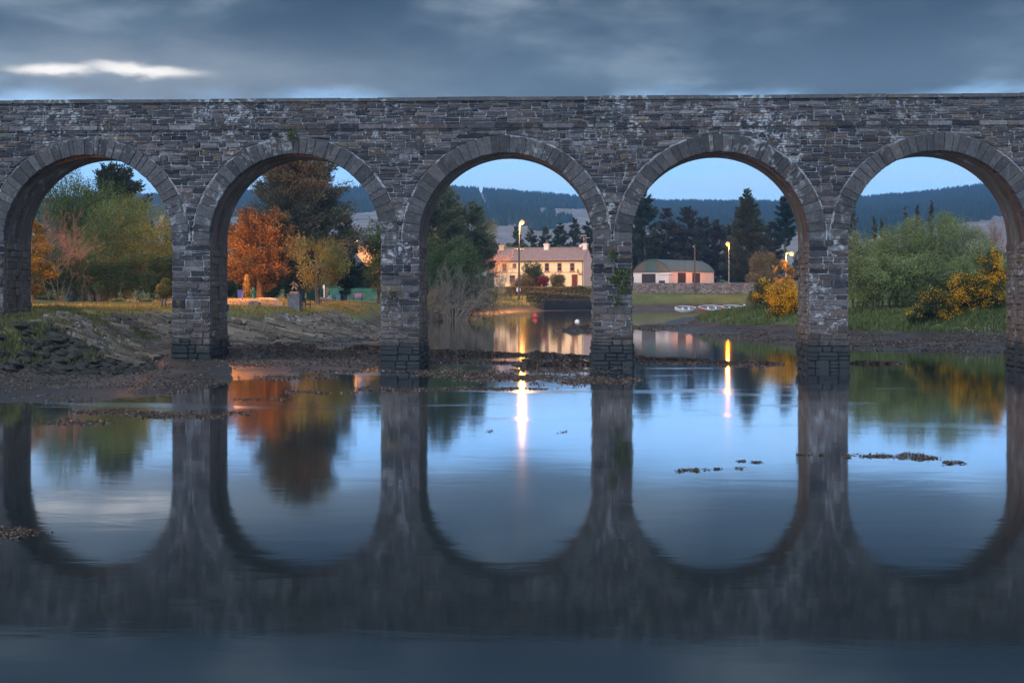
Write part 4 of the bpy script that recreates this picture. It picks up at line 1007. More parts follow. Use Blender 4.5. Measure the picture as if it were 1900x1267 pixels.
def window(parent, x, z0, w_, h, y=0.0, axis='x', frame=M_FRAME, bars=1, side=1):
    """window in a wall along local x (front face at y) or along local y (face at x=y)"""
    def bx(mb, u0, u1, d0, d1, a, b):
        if axis == 'x': mb.box(u0, u1, y+d0, y+d1, a, b)
        else: mb.box(min(y-d0, y-d1), max(y-d0, y-d1), u0, u1, a, b)
        return mb
    fr = MB(); t = 0.09
    bx(fr, x-w_/2, x-w_/2+t, -0.05, 0.02, z0, z0+h); bx(fr, x+w_/2-t, x+w_/2, -0.05, 0.02, z0, z0+h)
    bx(fr, x-w_/2+t, x+w_/2-t, -0.05, 0.02, z0, z0+t); bx(fr, x-w_/2+t, x+w_/2-t, -0.05, 0.02, z0+h-t, z0+h)
    if bars: bx(fr, x-w_/2+t, x+w_/2-t, -0.045, 0.018, z0+h/2-0.035, z0+h/2+0.035)
    wn = obj('window', fr, frame, parent)
    obj('pane', bx(MB(), x-w_/2+t, x+w_/2-t, -0.02, 0.01, z0+t, z0+h-t), M_GLASS, wn)
    obj('sill', bx(MB(), x-w_/2-0.08, x+w_/2+0.08, -0.14, -0.002, z0-0.12, z0-0.004), frame, wn)
    return wn
def chimney(parent, x0, x1, y0, y1, z0, z1, mat=M_BRICKC):
    c = obj('chimney', MB().box(x0, x1, y0, y1, z0, z1-0.25).box(x0-0.08, x1+0.08, y0-0.08, y1+0.08, z1-0.248, z1), mat, parent)
    p = MB()
    for i in range(2):
        xx = x0+(x1-x0)*(0.3+0.4*i); p.lathe([(0.13, 0), (0.11, 0.2), (0.14, 0.35)], 10, (xx, (y0+y1)/2, z1+0.002))
    obj('chimney_pot', p, M_BRONZE if False else M_ROOF, c)
    return c
def gabled(name, label, cat, corner, rz, L, Dp, hw, rise, wall, roofm, gable=None, oh=0.25):
    """local x along the length, front at y=0; origin at the left front corner"""
    root = thing(name, label, cat, corner, rz)
    obj('wall', MB().box(0, L, 0, Dp, -0.8, hw), wall, root)
    for xa in (0.0, L-0.25): obj('gable', MB().prism([(0, hw+.002), (Dp, hw+.002), (Dp/2, hw+rise)], 'x', xa, xa+0.25), gable or wall, root)
    th = 0.14; a = rise/(Dp/2); rf = MB()
    for s in (0, 1):
        def Y(y): return y if s == 0 else Dp-y
        e = -oh
        pr = [(Y(e), hw+a*e+0.02), (Y(Dp/2), hw+rise+0.02), (Y(Dp/2), hw+rise+0.02+th), (Y(e), hw+a*e+0.02+th)]
        if s: pr = pr[::-1]
        rf.prism(pr, 'x', -0.12, L+0.12)
    r_ = obj('roof', rf, roofm, root)
    # slate courses as shallow steps
    cr = MB(); nC = int(Dp/2/0.5)
    for i in range(1, nC):
        y = -oh+i*(Dp/2+oh)/nC; z = hw+a*y+th+0.02
        cr.box(-0.12, L+0.12, y-0.015, y+0.02, z-0.01, z+0.03)
    obj('slate_course', cr, roofm, r_)
    obj('ridge', MB().tube([(-0.12, Dp/2, hw+rise+0.19), (L+0.12, Dp/2, hw+rise+0.19)], 0.12, 8), roofm, r_)
    return root

# ---- yellow house
ang = math.radians(-15); L = 16.8; cor = np.array(XY(1082, 250)); o2 = cor-L*np.array([math.cos(ang), math.sin(ang)])
zb = 4.0
yh = gabled('yellow_house', 'long two-storey yellow house with a slate roof and three chimneys beyond the stream', 'house', (o2[0], o2[1], zb), ang, L, 6.5, 4.6, 2.15, M_YELLOW, M_ROOF, M_PINKW)
obj('end_wall', MB().box(L+0.004, L+0.03, 0.004, 6.496, -0.7, 4.59).prism([(0.01, 4.592), (6.49, 4.592), (3.25, 6.72)], 'x', L+0.004, L+0.03), M_PINKW, yh)
def hx_(px): return (px-915)/167*L
for px, wd, z0, h_ in ((954, 0.75, 3.35, 0.75), (977, 0.75, 3.35, 0.75), (1015, 0.85, 2.7, 1.45), (1038.5, 0.85, 2.7, 1.45), (1062, 0.85, 2.7, 1.45), (935, 0.85, 2.7, 1.45), (1038, 1.7, 0.8, 1.2), (950, 1.1, 0.7, 1.3), (985, 1.1, 0.7, 1.3)):
    window(yh, hx_(px), z0, wd, h_)
dr = obj('door', MB().box(hx_(1066.5)-0.45, hx_(1066.5)+0.45, -0.05, 0.03, 0.02, 2.0), M_DARKRED, yh)
fr = MB(); fr.box(hx_(1066.5)-0.57, hx_(1066.5)-0.452, -0.08, 0.02, 0, 2.12).box(hx_(1066.5)+0.452, hx_(1066.5)+0.57, -0.08, 0.02, 0, 2.12).box(hx_(1066.5)-0.45, hx_(1066.5)+0.45, -0.08, 0.02, 2.005, 2.12)
obj('door_frame', fr, M_FRAME, dr); obj('door_handle', MB().tube([(hx_(1066.5)+0.3, -0.05, 1.0), (hx_(1066.5)+0.3, -0.12, 1.0)], 0.04, 8), M_STEEL, dr)
obj('string_band', MB().box(0.02, L-0.02, -0.05, -0.002, 2.42, 2.5), M_FRAME, yh)
obj('gutter', MB().tube([(0, -0.28, 4.47), (L, -0.28, 4.47)], 0.07, 8), M_IRON, yh)
obj('downpipe', MB().tube([(L-0.12, -0.09, -0.5), (L-0.12, -0.09, 4.4)], 0.05, 8), M_IRON, yh)
obj('wall_plaque', MB().box(hx_(1077)-0.3, hx_(1077)+0.3, -0.06, -0.004, 2.0, 2.2, 0.02), M_IRON, yh)
sg = MB().box(hx_(1073)-0.04, hx_(1073)+0.04, -0.75, -0.15, 2.3, 3.0, 0.02); obj('hanging_sign', sg, plain('yellow_sign', (0.62, 0.30, 0.03), 0.5), yh)
obj('sign_bracket', MB().tube([(hx_(1073), 0, 3.06), (hx_(1073), -0.8, 3.06)], 0.025, 6), M_IRON, yh)
rz_ = 4.6+2.15
for x0 in (0.1, hx_(1005)-0.4, L-0.95):
    chimney(yh, x0, x0+0.85, 2.75, 3.75, rz_-0.55, rz_+0.95 if x0 > 1 else rz_+0.75, M_WHITE if x0 > 1 else M_BRICKC)
ds_ = MB(); prof_ = [(0.02, 0), (0.15, 0.02), (0.28, 0.08), (0.36, 0.15)]
ds_.lathe(prof_, 14); me_ = ds_.mesh('satellite_dish', True); me_.transform(Matrix.Rotation(math.radians(80), 4, 'X'))
obj('satellite_dish', me_, M_WHITE, yh, (L-1.15, 2.6, rz_+0.4))
an = MB(); an.tube([(L-0.75, 3.2, rz_+0.9), (L-0.75, 3.2, rz_+2.4)], 0.03, 6); an.tube([(L-0.75, 3.2, rz_+1.9), (L+0.5, 3.2, rz_+1.95)], 0.02, 5)
an.tube([(L-1.35, 3.2, rz_+2.35), (L-0.2, 3.2, rz_+2.4)], 0.02, 5)
for i in range(7): an.tube([(L-1.3+0.17*i, 3.2, rz_+2.1), (L-1.3+0.17*i, 3.2, rz_+2.65)], 0.014, 4)
obj('television_aerial', an, M_STEEL, yh)

# ---- house glimpsed in the second arch
c2 = np.array(XY(640, 200)); ang2 = math.radians(42)
L2, D2 = 9.0, 6.5
c2h = spot(640, 200)
gh_ = gabled('stone_cottage', 'grey stone cottage with pink-lit roof half hidden behind the park trees', 'house', (0, 0, 0), 0, L2, D2, 3.6, 2.7, M_STONEW, M_ROOF)
# long axis recedes to the right; the gable faces the lawn
a_ = math.radians(38); ux = np.array([math.sin(a_), math.cos(a_)])
gx0, gy0 = XY(645, 196)
gh_.location = (gx0-0.5*D2*math.cos(a_)+D2*math.cos(a_), gy0+0.0, 2.2+0.6); gh_.rotation_euler = (0, 0, math.pi/2-a_)
apex_z = CH+(HOR-458)*197/F
gh_.location.z = apex_z-6.3
chimney(gh_, 0.1, 0.8, D2/2-0.5, D2/2+0.5, 5.6, 7.35)
window(gh_, 3.0, 1.0, 0.9, 1.2); window(gh_, 6.0, 1.0, 0.9, 1.2)
# ---- slate-roofed cottage between the trees in the third arch
sx, sy = XY(878, 272)
sc_ = gabled('slate_cottage', 'small cottage with blue slate roof and white chimney behind the riverside trees', 'house', (sx, sy, CH+(HOR-476)*272/F-3.0), math.radians(-14), 5.0, 5.5, 3.0, 2.2, M_WHITEWALL, M_SLATE, M_FRAME)
chimney(sc_, 1.6, 2.4, 2.3, 3.2, 4.8, 6.6, M_WHITE); window(sc_, 1.6, 1.0, 0.9, 1.2); window(sc_, 3.6, 1.0, 0.9, 1.2)
# ---- cottage far left
sx, sy = XY(292, 300)
fc_ = gabled('far_cottage', 'pink-roofed cottage just above the trees at the right edge of the leftmost arch', 'house', (sx, sy, CH+(HOR-408)*300/F-5.6), math.radians(10), 9, 6, 3.4, 2.2, M_WHITEWALL, plain('red_tiles', (0.34, 0.18, 0.15), 0.8, 0.2, 2, 0.3))
chimney(fc_, 0.2, 1.0, 2.5, 3.5, 5.0, 6.6); window(fc_, 2.0, 1.0, 0.9, 1.2); window(fc_, 6.0, 1.0, 0.9, 1.2)

# ---- barn with the round roof
bw, bL, bh, brise = 8.2, 17.0, 4.0, 2.15; ab = math.radians(-33); cb_ = np.array(XY(1245, 262)); zb = 2.85
o3 = cb_-bw*np.array([math.cos(ab), math.sin(ab)])
barn = thing('barn', 'white barn with rounded green corrugated roof behind the stone wall', 'barn', (o3[0], o3[1], zb), ab)
obj('wall', MB().box(0, bw, 0, 0.3, -0.6, bh-0.05).box(0, bw, bL-0.3, bL, -0.6, bh-0.05).box(0, 0.3, 0.3, bL-0.3, -0.6, bh-0.05), M_WHITEWALL, barn)
obj('side_wall', MB().box(bw-0.3, bw, 0.302, bL-0.302, -0.6, bh-0.05), M_PINKW, barn)
Rb = (bw*bw/4+brise*brise)/(2*brise); zc_ = bh+brise-Rb; tmax = math.asin(bw/2/Rb)
def seg(t, rr_=Rb): return (bw/2+rr_*math.sin(t), zc_+rr_*math.cos(t))
NS = 36
def sheet(mb, t0, t1, y0, y1, rr0, rr1, n=18):
    up_ = [seg(t0+(t1-t0)*i/n, rr1) for i in range(n+1)]; dn = [seg(t0+(t1-t0)*i/n, rr0) for i in range(n+1)]
    return mb.prism(up_+dn[::-1], 'y', y0, y1)
rf = MB(); rib = 0.42; nrib = int(bL/rib)
sheet(rf, -tmax-0.03, tmax+0.03, -0.2, bL+0.2, Rb, Rb+0.06, 24)
roof = obj('roof', rf, M_GREENSH, barn)
rb = MB()
for i in range(nrib): sheet(rb, -tmax-0.03, tmax+0.03, i*rib, i*rib+0.16, Rb+0.062, Rb+0.10, 14)
obj('corrugation', rb, M_GREENSH, roof)
tri = [(-tmax, -tmax*0.30, M_BROWNSH), (-tmax*0.30, tmax*0.22, M_TEALSH), (tmax*0.22, tmax, M_BROWNSH)]
for t0, t1, mm in tri:
    n = 12; arc = [seg(t0+(t1-t0)*i/n, Rb-0.01) for i in range(n+1)]
    obj('gable_sheet', MB().prism([(arc[0][0]+0.004, bh-0.3)]+[(arc[-1][0]-0.004, bh-0.3)]+arc[::-1], 'y', -0.06, -0.004), mm, barn)
def boards(name, x0, x1, z0, z1, y, axis='x'):
    mb = MB(); n = max(3, int((x1-x0)/0.28))
    for i in range(n):
        a, b = x0+(x1-x0)*i/n+0.01, x0+(x1-x0)*(i+1)/n-0.01
        if axis == 'x': mb.box(a, b, y-0.06, y-0.004, z0, z1)
        else: mb.box(y+0.004, y+0.06, a, b, z0, z1)
    return obj(name, mb, M_DOORD, barn)
boards('barn_door', 1.9, 4.9, -0.4, bh-0.5, 0.0)
for y0 in (2.6, 8.2): boards('side_opening', y0, y0+3.0, 0.75, bh-0.3, bw, 'y')
pc = obj('porch', MB().box(bw-1.9, bw+0.5, -1.7, -0.07, -0.6, 3.3), M_WHITEWALL, barn)
obj('porch_window', MB().box(bw-1.6, bw-0.3, -1.74, -1.704, 0.9, 2.2), M_DOORD, pc)
obj('porch_roof', MB().box(bw-2.0, bw+0.6, -1.8, -0.07, 3.304, 3.42), M_WHITE, pc)

# ---- rubble wall along the road
def rubble_wall(name, label, pts, ztop, thick, mat, shade=1.0, cat='wall'):
    p0 = spot(*pts[0]); root = thing(name, label, cat, p0)
    mb = MB()
    for (x0, Z0), (x1, Z1) in zip(pts[:-1], pts[1:]):
        a = np.array(XY(x0, Z0)); b = np.array(XY(x1, Z1)); d = (b-a)/np.linalg.norm(b-a); nn = np.array([-d[1], d[0]])*thick/2
        zlo = min(hz(*a), hz(*b))-0.5; vs = []
        for z in (zlo, ztop):
            for q in (a-nn, b-nn, b+nn, a+nn): vs.append((q[0]-p0[0], q[1]-p0[1], z-p0[2]))
        mb.add(vs, [(0, 3, 2, 1), (4, 5, 6, 7), (0, 1, 5, 4), (1, 2, 6, 5), (2, 3, 7, 6), (3, 0, 4, 7)])
    obj('wall_core', mb, mat, root)
    r = random.Random(len(pts)*7+int(p0[0])); cp = MB()
    for (x0, Z0), (x1, Z1) in zip(pts[:-1], pts[1:]):
        a = np.array(XY(x0, Z0)); b = np.array(XY(x1, Z1)); Ls = np.linalg.norm(b-a); d = (b-a)/Ls; nn = np.array([-d[1], d[0]]); t = 0
        while t < Ls-0.2:
            l = r.uniform(0.25, 0.6); h_ = r.uniform(0.10, 0.24); vs = []
            e = min(t+l, Ls)
            for z, ins in ((ztop+0.003, 0), (ztop+h_, 0.05)):
                for tt, sd_ in ((t+ins+0.01, -1), (e-ins-0.01, -1), (e-ins-0.01, 1), (t+ins+0.01, 1)):
                    q = a+d*tt+nn*sd_*(thick/2+0.03-ins); vs.append((q[0]-p0[0], q[1]-p0[1], z-p0[2]))
            cp.add(vs, [(0, 3, 2, 1), (4, 5, 6, 7), (0, 1, 5, 4), (1, 2, 6, 5), (2, 3, 7, 6), (3, 0, 4, 7)]); t = e
    o = obj('cap_stones', cp, mat, root); o['kind'] = 'stuff'
    # face stones, a few pixels each: one joined layer
    fs_ = MB(); tone = []
    for (x0, Z0), (x1, Z1) in zip(pts[:-1], pts[1:]):
        a = np.array(XY(x0, Z0)); b = np.array(XY(x1, Z1)); Ls = np.linalg.norm(b-a); d = (b-a)/Ls; nn = np.array([-d[1], d[0]])
        if nn[1] > 0: nn = -nn
        z = min(hz(*a), hz(*b))-0.2
        while z < ztop-0.05:
            h_ = r.uniform(0.16, 0.34); t = r.uniform(-0.3, 0)
            while t < Ls:
                l = r.uniform(0.25, 0.75); s0, s1 = max(t, 0)+0.02, min(t+l, Ls)-0.02
                if s1-s0 > 0.06:
                    vs = []; pr = r.uniform(0.02, 0.08)
                    for dd in (0.0, pr):
                        for tt, z_ in ((s0+dd*0.3, z+0.015+dd*0.2), (s1-dd*0.3, z+0.015+dd*0.2), (s1-dd*0.3, min(z+h_, ztop)-0.015-dd*0.2), (s0+dd*0.3, min(z+h_, ztop)-0.015-dd*0.2)):
                            q = a+d*tt+nn*(thick/2+dd); vs.append((q[0]-p0[0], q[1]-p0[1], z_-p0[2]))
                    fs_.add(vs, [(4, 5, 6, 7), (0, 1, 5, 4), (1, 2, 6, 5), (2, 3, 7, 6), (3, 0, 4, 7)])
                    tone += [np.array([0.17, 0.165, 0.17])*shade*r.uniform(0.45, 1.35)]*8
                t += l
            z += h_
    me = fs_.mesh('face_stones'); set_col(me, np.array(tone)); o = obj('face_stones', me, M_STONE, root); o['kind'] = 'stuff'
    return root
rubble_wall('road_wall', 'long grey rubble wall in front of the barn', [(1100, 261), (1200, 259), (1300, 257), (1400, 255), (1470, 252)], CH+(HOR-526.5)*258/F, 0.6, M_STONEW)
rubble_wall('quay_wall', 'dark quay wall below the park fence, left of the third pier', [(640, 160), (700, 160.5), (770, 161)], 1.75, 0.7, M_ROCKW, 0.35)
rubble_wall('stream_wall', 'dark wet retaining wall at the stream edge below the hedge', [(1006, 226), (1050, 229), (1104, 232.5)], 1.6, 0.7, M_ROCKW, 0.22)
rubble_wall('garden_wall', 'low stone wall on the lawn beside the yellow-green tree', [(588, 131), (613, 131.5)], 3.6-27*131/F+0.35, 0.5, M_STONEW)
rubble_wall('terrace_wall', 'low dark terrace wall below the pink bench', [(646, 168), (706, 168.5)], CH-29.5*168/F+0.1, 0.4, M_STONEW)

# ================================================================== lamps and poles
def lamp(name, label, x, Z, yhead, arm_px, power, col=(1.0, 0.34, 0.035), wood=False, zoff=0.0, wood_top=None, radius=0.16):
    b = spot(x, Z, zoff); root = thing(name, label, 'street lamp', b, 0, 'street lamps'); Hh = CH+(HOR-yhead)*Z/F-b[2]; ax = arm_px*Z/F
    pole = MB()
    if wood:
        pole.tube([(0, 0, -0.4), (0.02, 0, Hh*0.72)], [0.19, 0.13], 10); obj('pole', pole, M_WOOD, root)
        obj('lamp_bracket', MB().tube([(0.02, 0, Hh*0.66), (0.05, -0.05, Hh*0.95), (ax*0.5, -0.1, Hh+0.12), (ax, -0.1, Hh+0.1)], [0.07, 0.06, 0.05, 0.04], 8), M_STEEL, root)
        cr = MB().box(-0.75, 0.75, -0.2, -0.08, Hh*0.63, Hh*0.63+0.12); obj('crossarm', cr, M_WOOD, root)
        ins = MB()
        for q in (-0.65, -0.3, 0.3, 0.65): ins.lathe([(0.05, 0), (0.07, 0.08), (0.04, 0.16)], 8, (q, -0.14, Hh*0.63+0.122))
        obj('insulator', ins, M_LIP, root)
    else:
        pole.tube([(0, 0, -0.4), (0, 0, 1.2), (0, 0, 1.25), (0, 0, Hh-0.1)], [0.12, 0.12, 0.085, 0.06], 10); obj('pole', pole, M_STEEL, root)
        obj('arm', MB().tube([(0, 0, Hh-0.12), (ax*0.3, -0.02, Hh+0.10), (ax, -0.05, Hh+0.12)], 0.045, 8), M_STEEL, root)
    hd = MB(); hd.tube([(ax-0.22, -0.05, Hh+0.20), (ax, -0.05, Hh+0.24), (ax+0.32, -0.05, Hh+0.20)], [0.09, 0.17, 0.10], 8)
    head = obj('lamp_head', hd, M_STEEL, root)
    bm = MB().lathe([(0.03, -0.36), (0.26, -0.28), (0.42, -0.04), (0.34, 0.08), (0.05, 0.12)], 16, (ax+0.02, -0.05, Hh))
    obj('bulb', bm.mesh('bulb', True), EMIT, head)
    ld = bpy.data.lights.new(name+'_light', 'POINT'); ld.energy = power; ld.color = col; ld.shadow_soft_size = radius
    lo = bpy.data.objects.new(name+'_light', ld); COL.objects.link(lo); lo.parent = root; lo.location = (ax+0.02, -0.05, Hh-0.62)
    return root
mE, tE, bE = new_mat('sodium_bulb'); bE.inputs['Base Color'].default_value = (1, 0.6, 0.2, 1)
bE.inputs['Emission Color'].default_value = (1.0, 0.22, 0.008, 1); bE.inputs['Emission Strength'].default_value = 2.0
nzE = tE.noise(tE.n('ShaderNodeTexCoord').outputs['Object'], 6.0); tE.l(tE.ramp(nzE, [(0.3, (0.9, 0.55, 0.2)), (0.7, (1, 0.65, 0.25))]), bE.inputs['Base Color'])
EMIT = mE
lamp('street_lamp', 'glowing street lamp on a wooden pole in front of the yellow house', 963, 232, 412, 5.5, 8200, (1.0, 0.38, 0.035), wood=True)
lamp('street_lamp', 'brightest street lamp on a slim steel pole right of the barn', 1352.5, 263, 452, -2.5, 2300, (1.0, 0.27, 0.012))
lamp('street_lamp', 'small street lamp with a side arm against the fifth pier', 1458, 233, 470, 10, 4500)
lamp('street_lamp', 'street lamp behind the second pier, lighting the orange cypress', 408, 127, 448, 3, 8500, (1.0, 0.30, 0.035))
lamp('street_lamp', 'street lamp behind the leftmost pier, lighting the golden conifer', 28, 97, 430, 4, 5600, (1.0, 0.40, 0.06))
lamp('street_lamp', 'street lamp behind the third pier, lighting the cottage roof', 752, 197, 430, -4, 6000, (1.0, 0.45, 0.10))
# utility pole
b = spot(1289, 256); up_ = thing('utility_pole', 'bare wooden utility pole in front of the barn', 'pole', b); Hh = CH+(HOR-453)*256/F-b[2]
obj('pole', MB().tube([(0, 0, -0.4), (0.02, 0, Hh*0.5), (0, 0, Hh)], [0.17, 0.15, 0.12], 10), M_WOOD, up_)
obj('insulator', MB().lathe([(0.05, 0), (0.08, 0.1), (0.04, 0.2)], 8, (-0.25, 0, Hh-0.55)), M_LIP, up_)
obj('step_bolt', MB().tube([(-0.3, 0, Hh-0.6), (0.05, 0, Hh-0.6)], 0.03, 6), M_IRON, up_)

# ================================================================== park furniture
def pz_(y, Z): return CH+(HOR-y)*Z/F
# road and kerb
rp = [(380, 111), (440, 111.5), (500, 112.5), (528, 115), (520, 122), (470, 131), (380, 133)]
me = MB(); pts_ = [(*XY(x, Z), 0) for x, Z in rp]
NRd = 50; xs_ = np.linspace(300, 525, 70); V = []; Q = []
for i, x in enumerate(xs_):
    for j in range(NRd+1):
        Za = 111+2.5*max(0, (x-470)/55); Zb = 131-10*max(0, (x-480)/45)
        Z = Za+(Zb-Za)*j/NRd; X, Y = XY(x, Z); V.append((X, Y, 0))
V = np.array(V); V[:, 2] = np.array([hz(q[0], q[1]) for q in V])+0.09
for i in range(len(xs_)-1):
    for j in range(NRd): a = i*(NRd+1)+j; Q.append((a, a+NRd+1, a+NRd+2, a+1))
structure(obj('road', mesh_np('road', V, Q), M_ROAD))
kb = MB(); kp = [(452, 131.5), (470, 131), (490, 127), (514, 122.5)]
b0 = spot(*kp[0]); kroot = thing('kerb', 'pale kerb line curving along the far side of the road', 'kerb', b0)
for i in range(len(kp)-1):
    for q in range(5):
        f0, f1 = q/5+0.01, (q+1)/5-0.01
        A = np.array(XY(kp[i][0]+(kp[i+1][0]-kp[i][0])*f0, kp[i][1]+(kp[i+1][1]-kp[i][1])*f0)); Bq = np.array(XY(kp[i][0]+(kp[i+1][0]-kp[i][0])*f1, kp[i][1]+(kp[i+1][1]-kp[i][1])*f1))
        d = (Bq-A)/np.linalg.norm(Bq-A); nn = np.array([-d[1], d[0]])*0.15; z = hz(*((A+Bq)/2)); vs = []
        for zz_ in (z-0.1, z+0.17):
            for p in (A-nn, Bq-nn, Bq+nn, A+nn): vs.append((p[0]-b0[0], p[1]-b0[1], zz_-b0[2]))
        obj('kerb_stone', MB().add(vs, [(0, 3, 2, 1), (4, 5, 6, 7), (0, 1, 5, 4), (1, 2, 6, 5), (2, 3, 7, 6), (3, 0, 4, 7)]), M_KERB, kroot)
# wheelie bin
b = spot(446, 136); bn = thing('wheelie_bin', 'blue wheelie bin at the road edge beside the second pier', 'bin', b, 0.3)
obj('body', MB().add([(-.24, -.28, .08), (.24, -.28, .08), (.24, .28, .08), (-.24, .28, .08), (-.30, -.36, 1.0), (.30, -.36, 1.0), (.30, .36, 1.0), (-.30, .36, 1.0)], [(0, 3, 2, 1), (4, 5, 6, 7), (0, 1, 5, 4), (1, 2, 6, 5), (2, 3, 7, 6), (3, 0, 4, 7)]), M_BLUE, bn)
obj('lid', MB().box(-.32, .32, -.40, .38, 1.003, 1.07, 0.02), M_BLUE, bn)
for s in (-.24, .24): obj('wheel', MB().tube([(s-.03, .3, .1), (s+.03, .3, .1)], .1, 12), M_IRON, bn)
# pump
b = spot(470.5, 124); pu = thing('water_pump', 'old green street water pump beside the kerb', 'pump', b)
obj('column', MB().lathe([(.20, 0), (.20, .08), (.14, .12), (.13, .75), (.16, .78), (.16, .84), (.12, .88), (.10, 1.0), (.03, 1.07), (.02, 1.12)], 14).mesh('column', True), M_PUMP, pu)
obj('spout', MB().tube([(0.1, 0, .62), (.26, 0, .62), (.28, 0, .52)], [.04, .035, .03], 8), M_PUMP, pu)
obj('handle', MB().tube([(-.1, 0, .80), (-.26, 0, .72), (-.3, 0, .4)], [.025, .02, .025], 8), M_PUMP, pu)
# boulders near the pump and bench base
def boulder(r, s, seed):
    g = np.random.default_rng(seed); mb = []; nu, nv = 9, 6; vs = []; fs = []
    for i in range(nv+1):
        for j in range(nu):
            t = math.pi*i/nv; p = 2*math.pi*j/nu; k = 1+g.uniform(-.28, .22)
            vs.append((r*s[0]*k*math.sin(t)*math.cos(p), r*s[1]*k*math.sin(t)*math.sin(p), r*s[2]*k*math.cos(t)))
    for i in range(nv):
        for j in range(nu): fs.append((i*nu+j, (i+1)*nu+j, (i+1)*nu+(j+1) % nu, i*nu+(j+1) % nu))
    me = bpy.data.meshes.new('rock'); me.from_pydata(vs, [], fs); return me
# planter
b = spot(472, 103); plr = thing('stone_planter', 'low brown stone planter on the grass in front of the road', 'planter', b)
for q in range(3):
    z = q*0.14
    for (x0, x1, y0, y1) in ((-.40, -.02, -.3, -.1), (0.0, .40, -.3, -.1), (-.40, -.2, -.098, .3), (.2, .40, -.098, .3), (-.198, .198, .1, .3)):
        obj('block', MB().box(x0+.006, x1-.006, y0+.004, y1-.004, z, z+.135, .012), M_STONEW, plr)
g = np.random.default_rng(3); C = np.stack([g.uniform(-.3, .3, 160), g.uniform(-.15, .2, 160), g.uniform(.38, .52, 160)], 1)
obj('plants', leaf_mesh('plants', leaf_quads(C, .09, .06, g), pal([(.2, .18, .1), (.5, .45, .42)], g, 160)), M_LEAF, plr)
# statue on plinth
b = spot(546.5, 102); zpl = b[2]; ph = pz_(545.5, 102)-zpl
pn = thing('plinth', 'square blue-grey slate plinth at the edge of the lawn', 'plinth', b)
r = random.Random(4); nz_c = 6
obj('plinth_core', MB().box(-.42, .42, -.42, .42, -.3, ph-.09), M_MORTAR, pn)
for q in range(nz_c):
    z0, z1 = q*(ph-.09)/nz_c, (q+1)*(ph-.09)/nz_c-.008; x = -.45
    while x < .44:
        x2 = min(.45, x+r.uniform(.18, .42)); x2 = .45 if .45-x2 < .1 else x2
        obj('slate_block', MB().box(x+.004, x2-.004, -.455+r.uniform(0, .012), -.418, z0+.004, z1, .008), M_PLINTH, pn)
        obj('slate_block', MB().box(.418, .455-r.uniform(0, .01), x+.004, x2-.004, z0+.004, z1, .008), M_PLINTH, pn); x = x2
obj('cap_slab', MB().box(-.48, .48, -.48, .48, ph-.085, ph, .01), M_PLINTH, pn)
st = thing('bronze_statue', 'small bronze figure crouching with arms spread on the plinth', 'statue', (b[0], b[1], b[2]+ph+0.002))
obj('base', MB().box(-.31, .31, -.28, .28, 0, .16, .03), M_BRONZE, st)
J = {'pel': (0, 0, .50, .085), 'spi': (-.02, -.03, .62, .09), 'che': (-.03, -.10, .72, .105), 'nec': (-.03, -.15, .80, .045), 'hea': (-.03, -.19, .87, .075), 'crn': (-.03, -.20, .92, .05),
     'ls': (-.15, -.10, .74, .05), 'le': (-.25, -.20, .66, .036), 'lh': (-.31, -.30, .70, .03), 'rs': (.10, -.10, .74, .05), 're': (.22, -.16, .62, .036), 'rh': (.33, -.22, .52, .03),
     'lt': (-.09, 0, .47, .07), 'lk': (-.16, -.14, .33, .05), 'la': (-.15, .0, .18, .035), 'lf': (-.17, -.10, .175, .03), 'rt': (.09, .01, .47, .07), 'rk': (.17, -.08, .34, .05), 'ra': (.18, .10, .18, .035), 'rf': (.19, 0, .175, .03)}
ed = [('pel', 'spi'), ('spi', 'che'), ('che', 'nec'), ('nec', 'hea'), ('hea', 'crn'), ('che', 'ls'), ('ls', 'le'), ('le', 'lh'), ('che', 'rs'), ('rs', 're'), ('re', 'rh'), ('pel', 'lt'), ('lt', 'lk'), ('lk', 'la'), ('la', 'lf'), ('pel', 'rt'), ('rt', 'rk'), ('rk', 'ra'), ('ra', 'rf')]
kk = list(J); me = bpy.data.meshes.new('figure'); me.from_pydata([J[q][:3] for q in kk], [(kk.index(a), kk.index(c_)) for a, c_ in ed], [])
fo = bpy.data.objects.new('figure', me); COL.objects.link(fo); md = fo.modifiers.new('skin', 'SKIN'); md.use_smooth_shade = True
for i, q in enumerate(kk): me.skin_vertices[0].data[i].radius = (J[q][3], J[q][3])
me.skin_vertices[0].data[0].use_root = True
fo.modifiers.new('sub', 'SUBSURF').levels = 1
dg = bpy.context.evaluated_depsgraph_get(); me2 = bpy.data.meshes.new_from_object(fo.evaluated_get(dg)); me2.name = 'figure'
bpy.data.objects.remove(fo); me2.materials.clear(); obj('figure', me2, M_BRONZE, st)
# benches
def bench(name, label, x, Z, rz, seat, frame, wdt=1.6, parts='full'):
    b = spot(x, Z); root = thing(name, label, 'bench', b, rz, 'benches in the park')
    for i in range(4): obj('seat_slat', MB().box(-wdt/2, wdt/2, -.28+i*.13, -.28+i*.13+.105, .42, .46, .008), seat, root)
    for i in range(3):
        z = .54+i*.13; obj('back_slat', MB().box(-wdt/2, wdt/2, .24+i*.025, .275+i*.025, z, z+.10, .008), seat, root)
    for s in (-wdt/2+.1, wdt/2-.1):
        obj('leg', MB().box(s-.03, s+.03, -.27, -.21, -.1, .417).box(s-.03, s+.03, .18, .235, -.1, .93).box(s-.03, s+.03, -.205, .175, .37, .415), frame, root)
        obj('armrest', MB().box(s-.035, s+.035, -.30, .175, .63, .67).box(s-.025, s+.025, -.27, -.22, .462, .627), frame, root)
    return root
bench('park_bench', 'pink slatted bench in front of the green fence', 664, 176, 0.0, M_PINK, M_IRON, 1.25)
